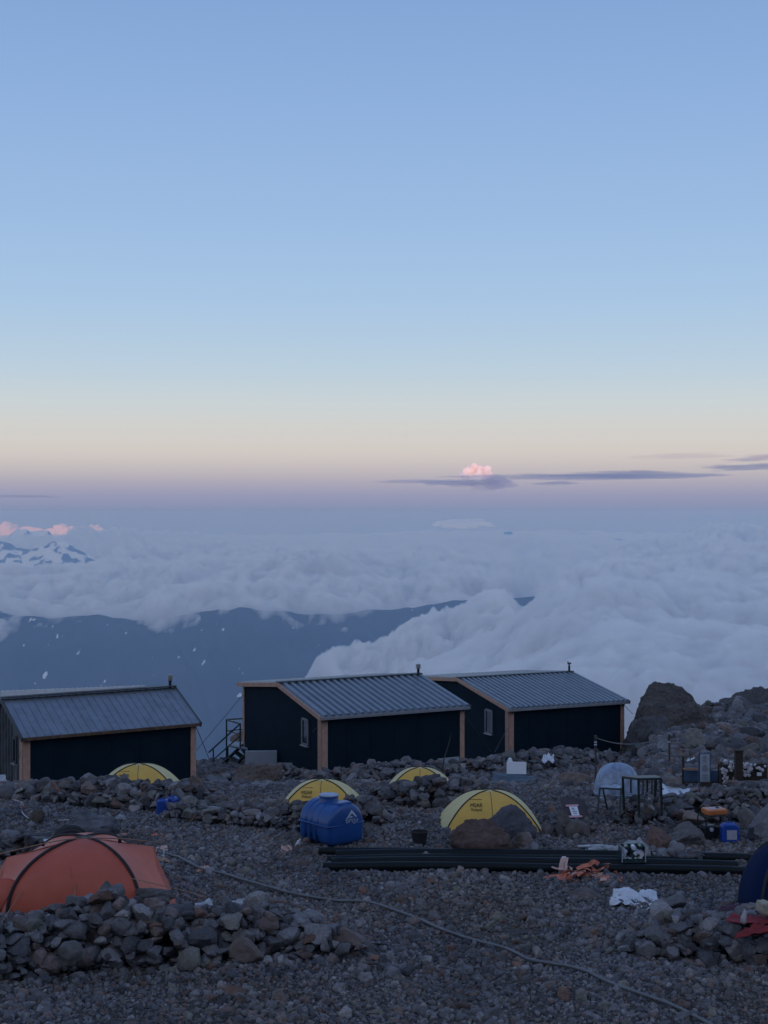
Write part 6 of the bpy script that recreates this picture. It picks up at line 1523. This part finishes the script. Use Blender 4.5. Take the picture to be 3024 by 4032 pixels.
cloth('black_sheet', 'dark rag hanging over the stones above the generator', 'cloth', [P(2775, 3206, 36.6), P(2880, 3208, 36.6), P(2868, 3188, 37.0), P(2800, 3186, 37.0)], M['bagdark'], 0.06, 2, 44, n=14)
cloth('black_sheet', 'black sheet lying under the pale grey boulder at the right edge', 'sheet', [P(2935, 3300, 35.2), P(3060, 3300, 35.2), P(3050, 3262, 35.5), P(2950, 3262, 35.5)], M['sleeve'], 0.05, 2, 45, n=14)

# ------------------------------------------------------------------ navy tent at the right edge
tc2 = P(3120, 3560, 28.6); t = thing('navy_tent', 'navy blue dome tent with a black edge cut by the right frame', 'tent', tc2); c = Vector(t.location)
H = 1.35; hw = 1.02; hd = 0.95
def NS(th, q, k=1.0):
    cc, s = math.cos(th), math.sin(th); e = 2 / 3.2; x = math.copysign(abs(cc) ** e, cc); y = math.copysign(abs(s) ** e, s)
    a = q * math.pi / 2; r = math.cos(a) ** 0.95; return Vector((x * hw * r * k, y * hd * r * k, math.sin(a) ** 1.05 * H * k - 0.05))
for i, a in enumerate((-135, -45, 45, 135)):
    MB().grid(lambda u, v: NS(math.radians(a + 90 * u), v * 0.995), 18, 20, 0.006).build('tent_panel', M['bluetent'], t, smooth=True)
    MB().tube([NS(math.radians(a), q, 1.01) for q in np.linspace(0, 1, 20)], 0.035, 8).build('pole_sleeve', M['sleeve'], t, smooth=True)
cloth('red_cloth', 'dark red cloth spread over the wall below the navy tent', 'cloth', [P(2852, 3630, 25.9), P(3120, 3645, 25.8), P(3100, 3560, 26.9), P(2935, 3562, 26.9)], M['red'], 0.06, 1.5, 51, n=36)
cloth('red_cloth', 'narrow dark red cloth hanging among the stones at the lower right wall', 'cloth', [P(2890, 3685, 25.35), P(3120, 3662, 25.4), P(3110, 3622, 25.8), P(2960, 3640, 25.7)], M['red'], 0.06, 1.9, 52, n=26)
cloth('maroon_cloth', 'maroon cloth end lying left of the navy tent', 'cloth', [P(2825, 3580, 28.0), P(2925, 3585, 27.9), P(2980, 3545, 28.2), P(2870, 3560, 28.4)], M['maroon'], 0.05, 2, 53, n=18)
boulder(2980, 3050, 3545, 3595, 26.0, 260, 'pale yellowish stone holding down the red cloth', (0.30, 0.28, 0.22), 0.3, 4, planes=10, group='loose boulders and big stones among the gravel')
boulder(2914, 2942, 3582, 3628, 25.6, 261, 'small whitish stone standing between the two red cloths', (0.30, 0.29, 0.30), 0.15, 4, planes=10, group='loose boulders and big stones among the gravel')
# something pale leaning at the left edge by the leftmost hut
cloth('plastic_bag', 'pale sack leaning on the wall of the leftmost hut at the frame edge', 'bag', [P(-60, 3090, 45.8), P(28, 3090, 45.8), P(22, 3052, 46.2), P(-60, 3050, 46.2)], M['poly_grey'], 0.08, 2, 55, n=16)
# ------------------------------------------------------------------ air
HD = 0.88e-4
mh = volume_mat('haze_air', (0.42, 0.65, 1.0), HD, 0.4)
top = CAMZ + 14.0
hv = [(-7500, -900, -2900), (7500, -900, -2900), (7500, 22000, -2900), (-7500, 22000, -2900),
      (-7500, -900, top), (7500, -900, top), (7500, 22000, top), (-7500, 22000, top)]
hz = mesh_obj('haze', hv, [(0, 3, 2, 1), (4, 5, 6, 7), (0, 1, 5, 4), (1, 2, 6, 5), (2, 3, 7, 6), (3, 0, 4, 7)], mh)
tag(hz, kind='stuff')
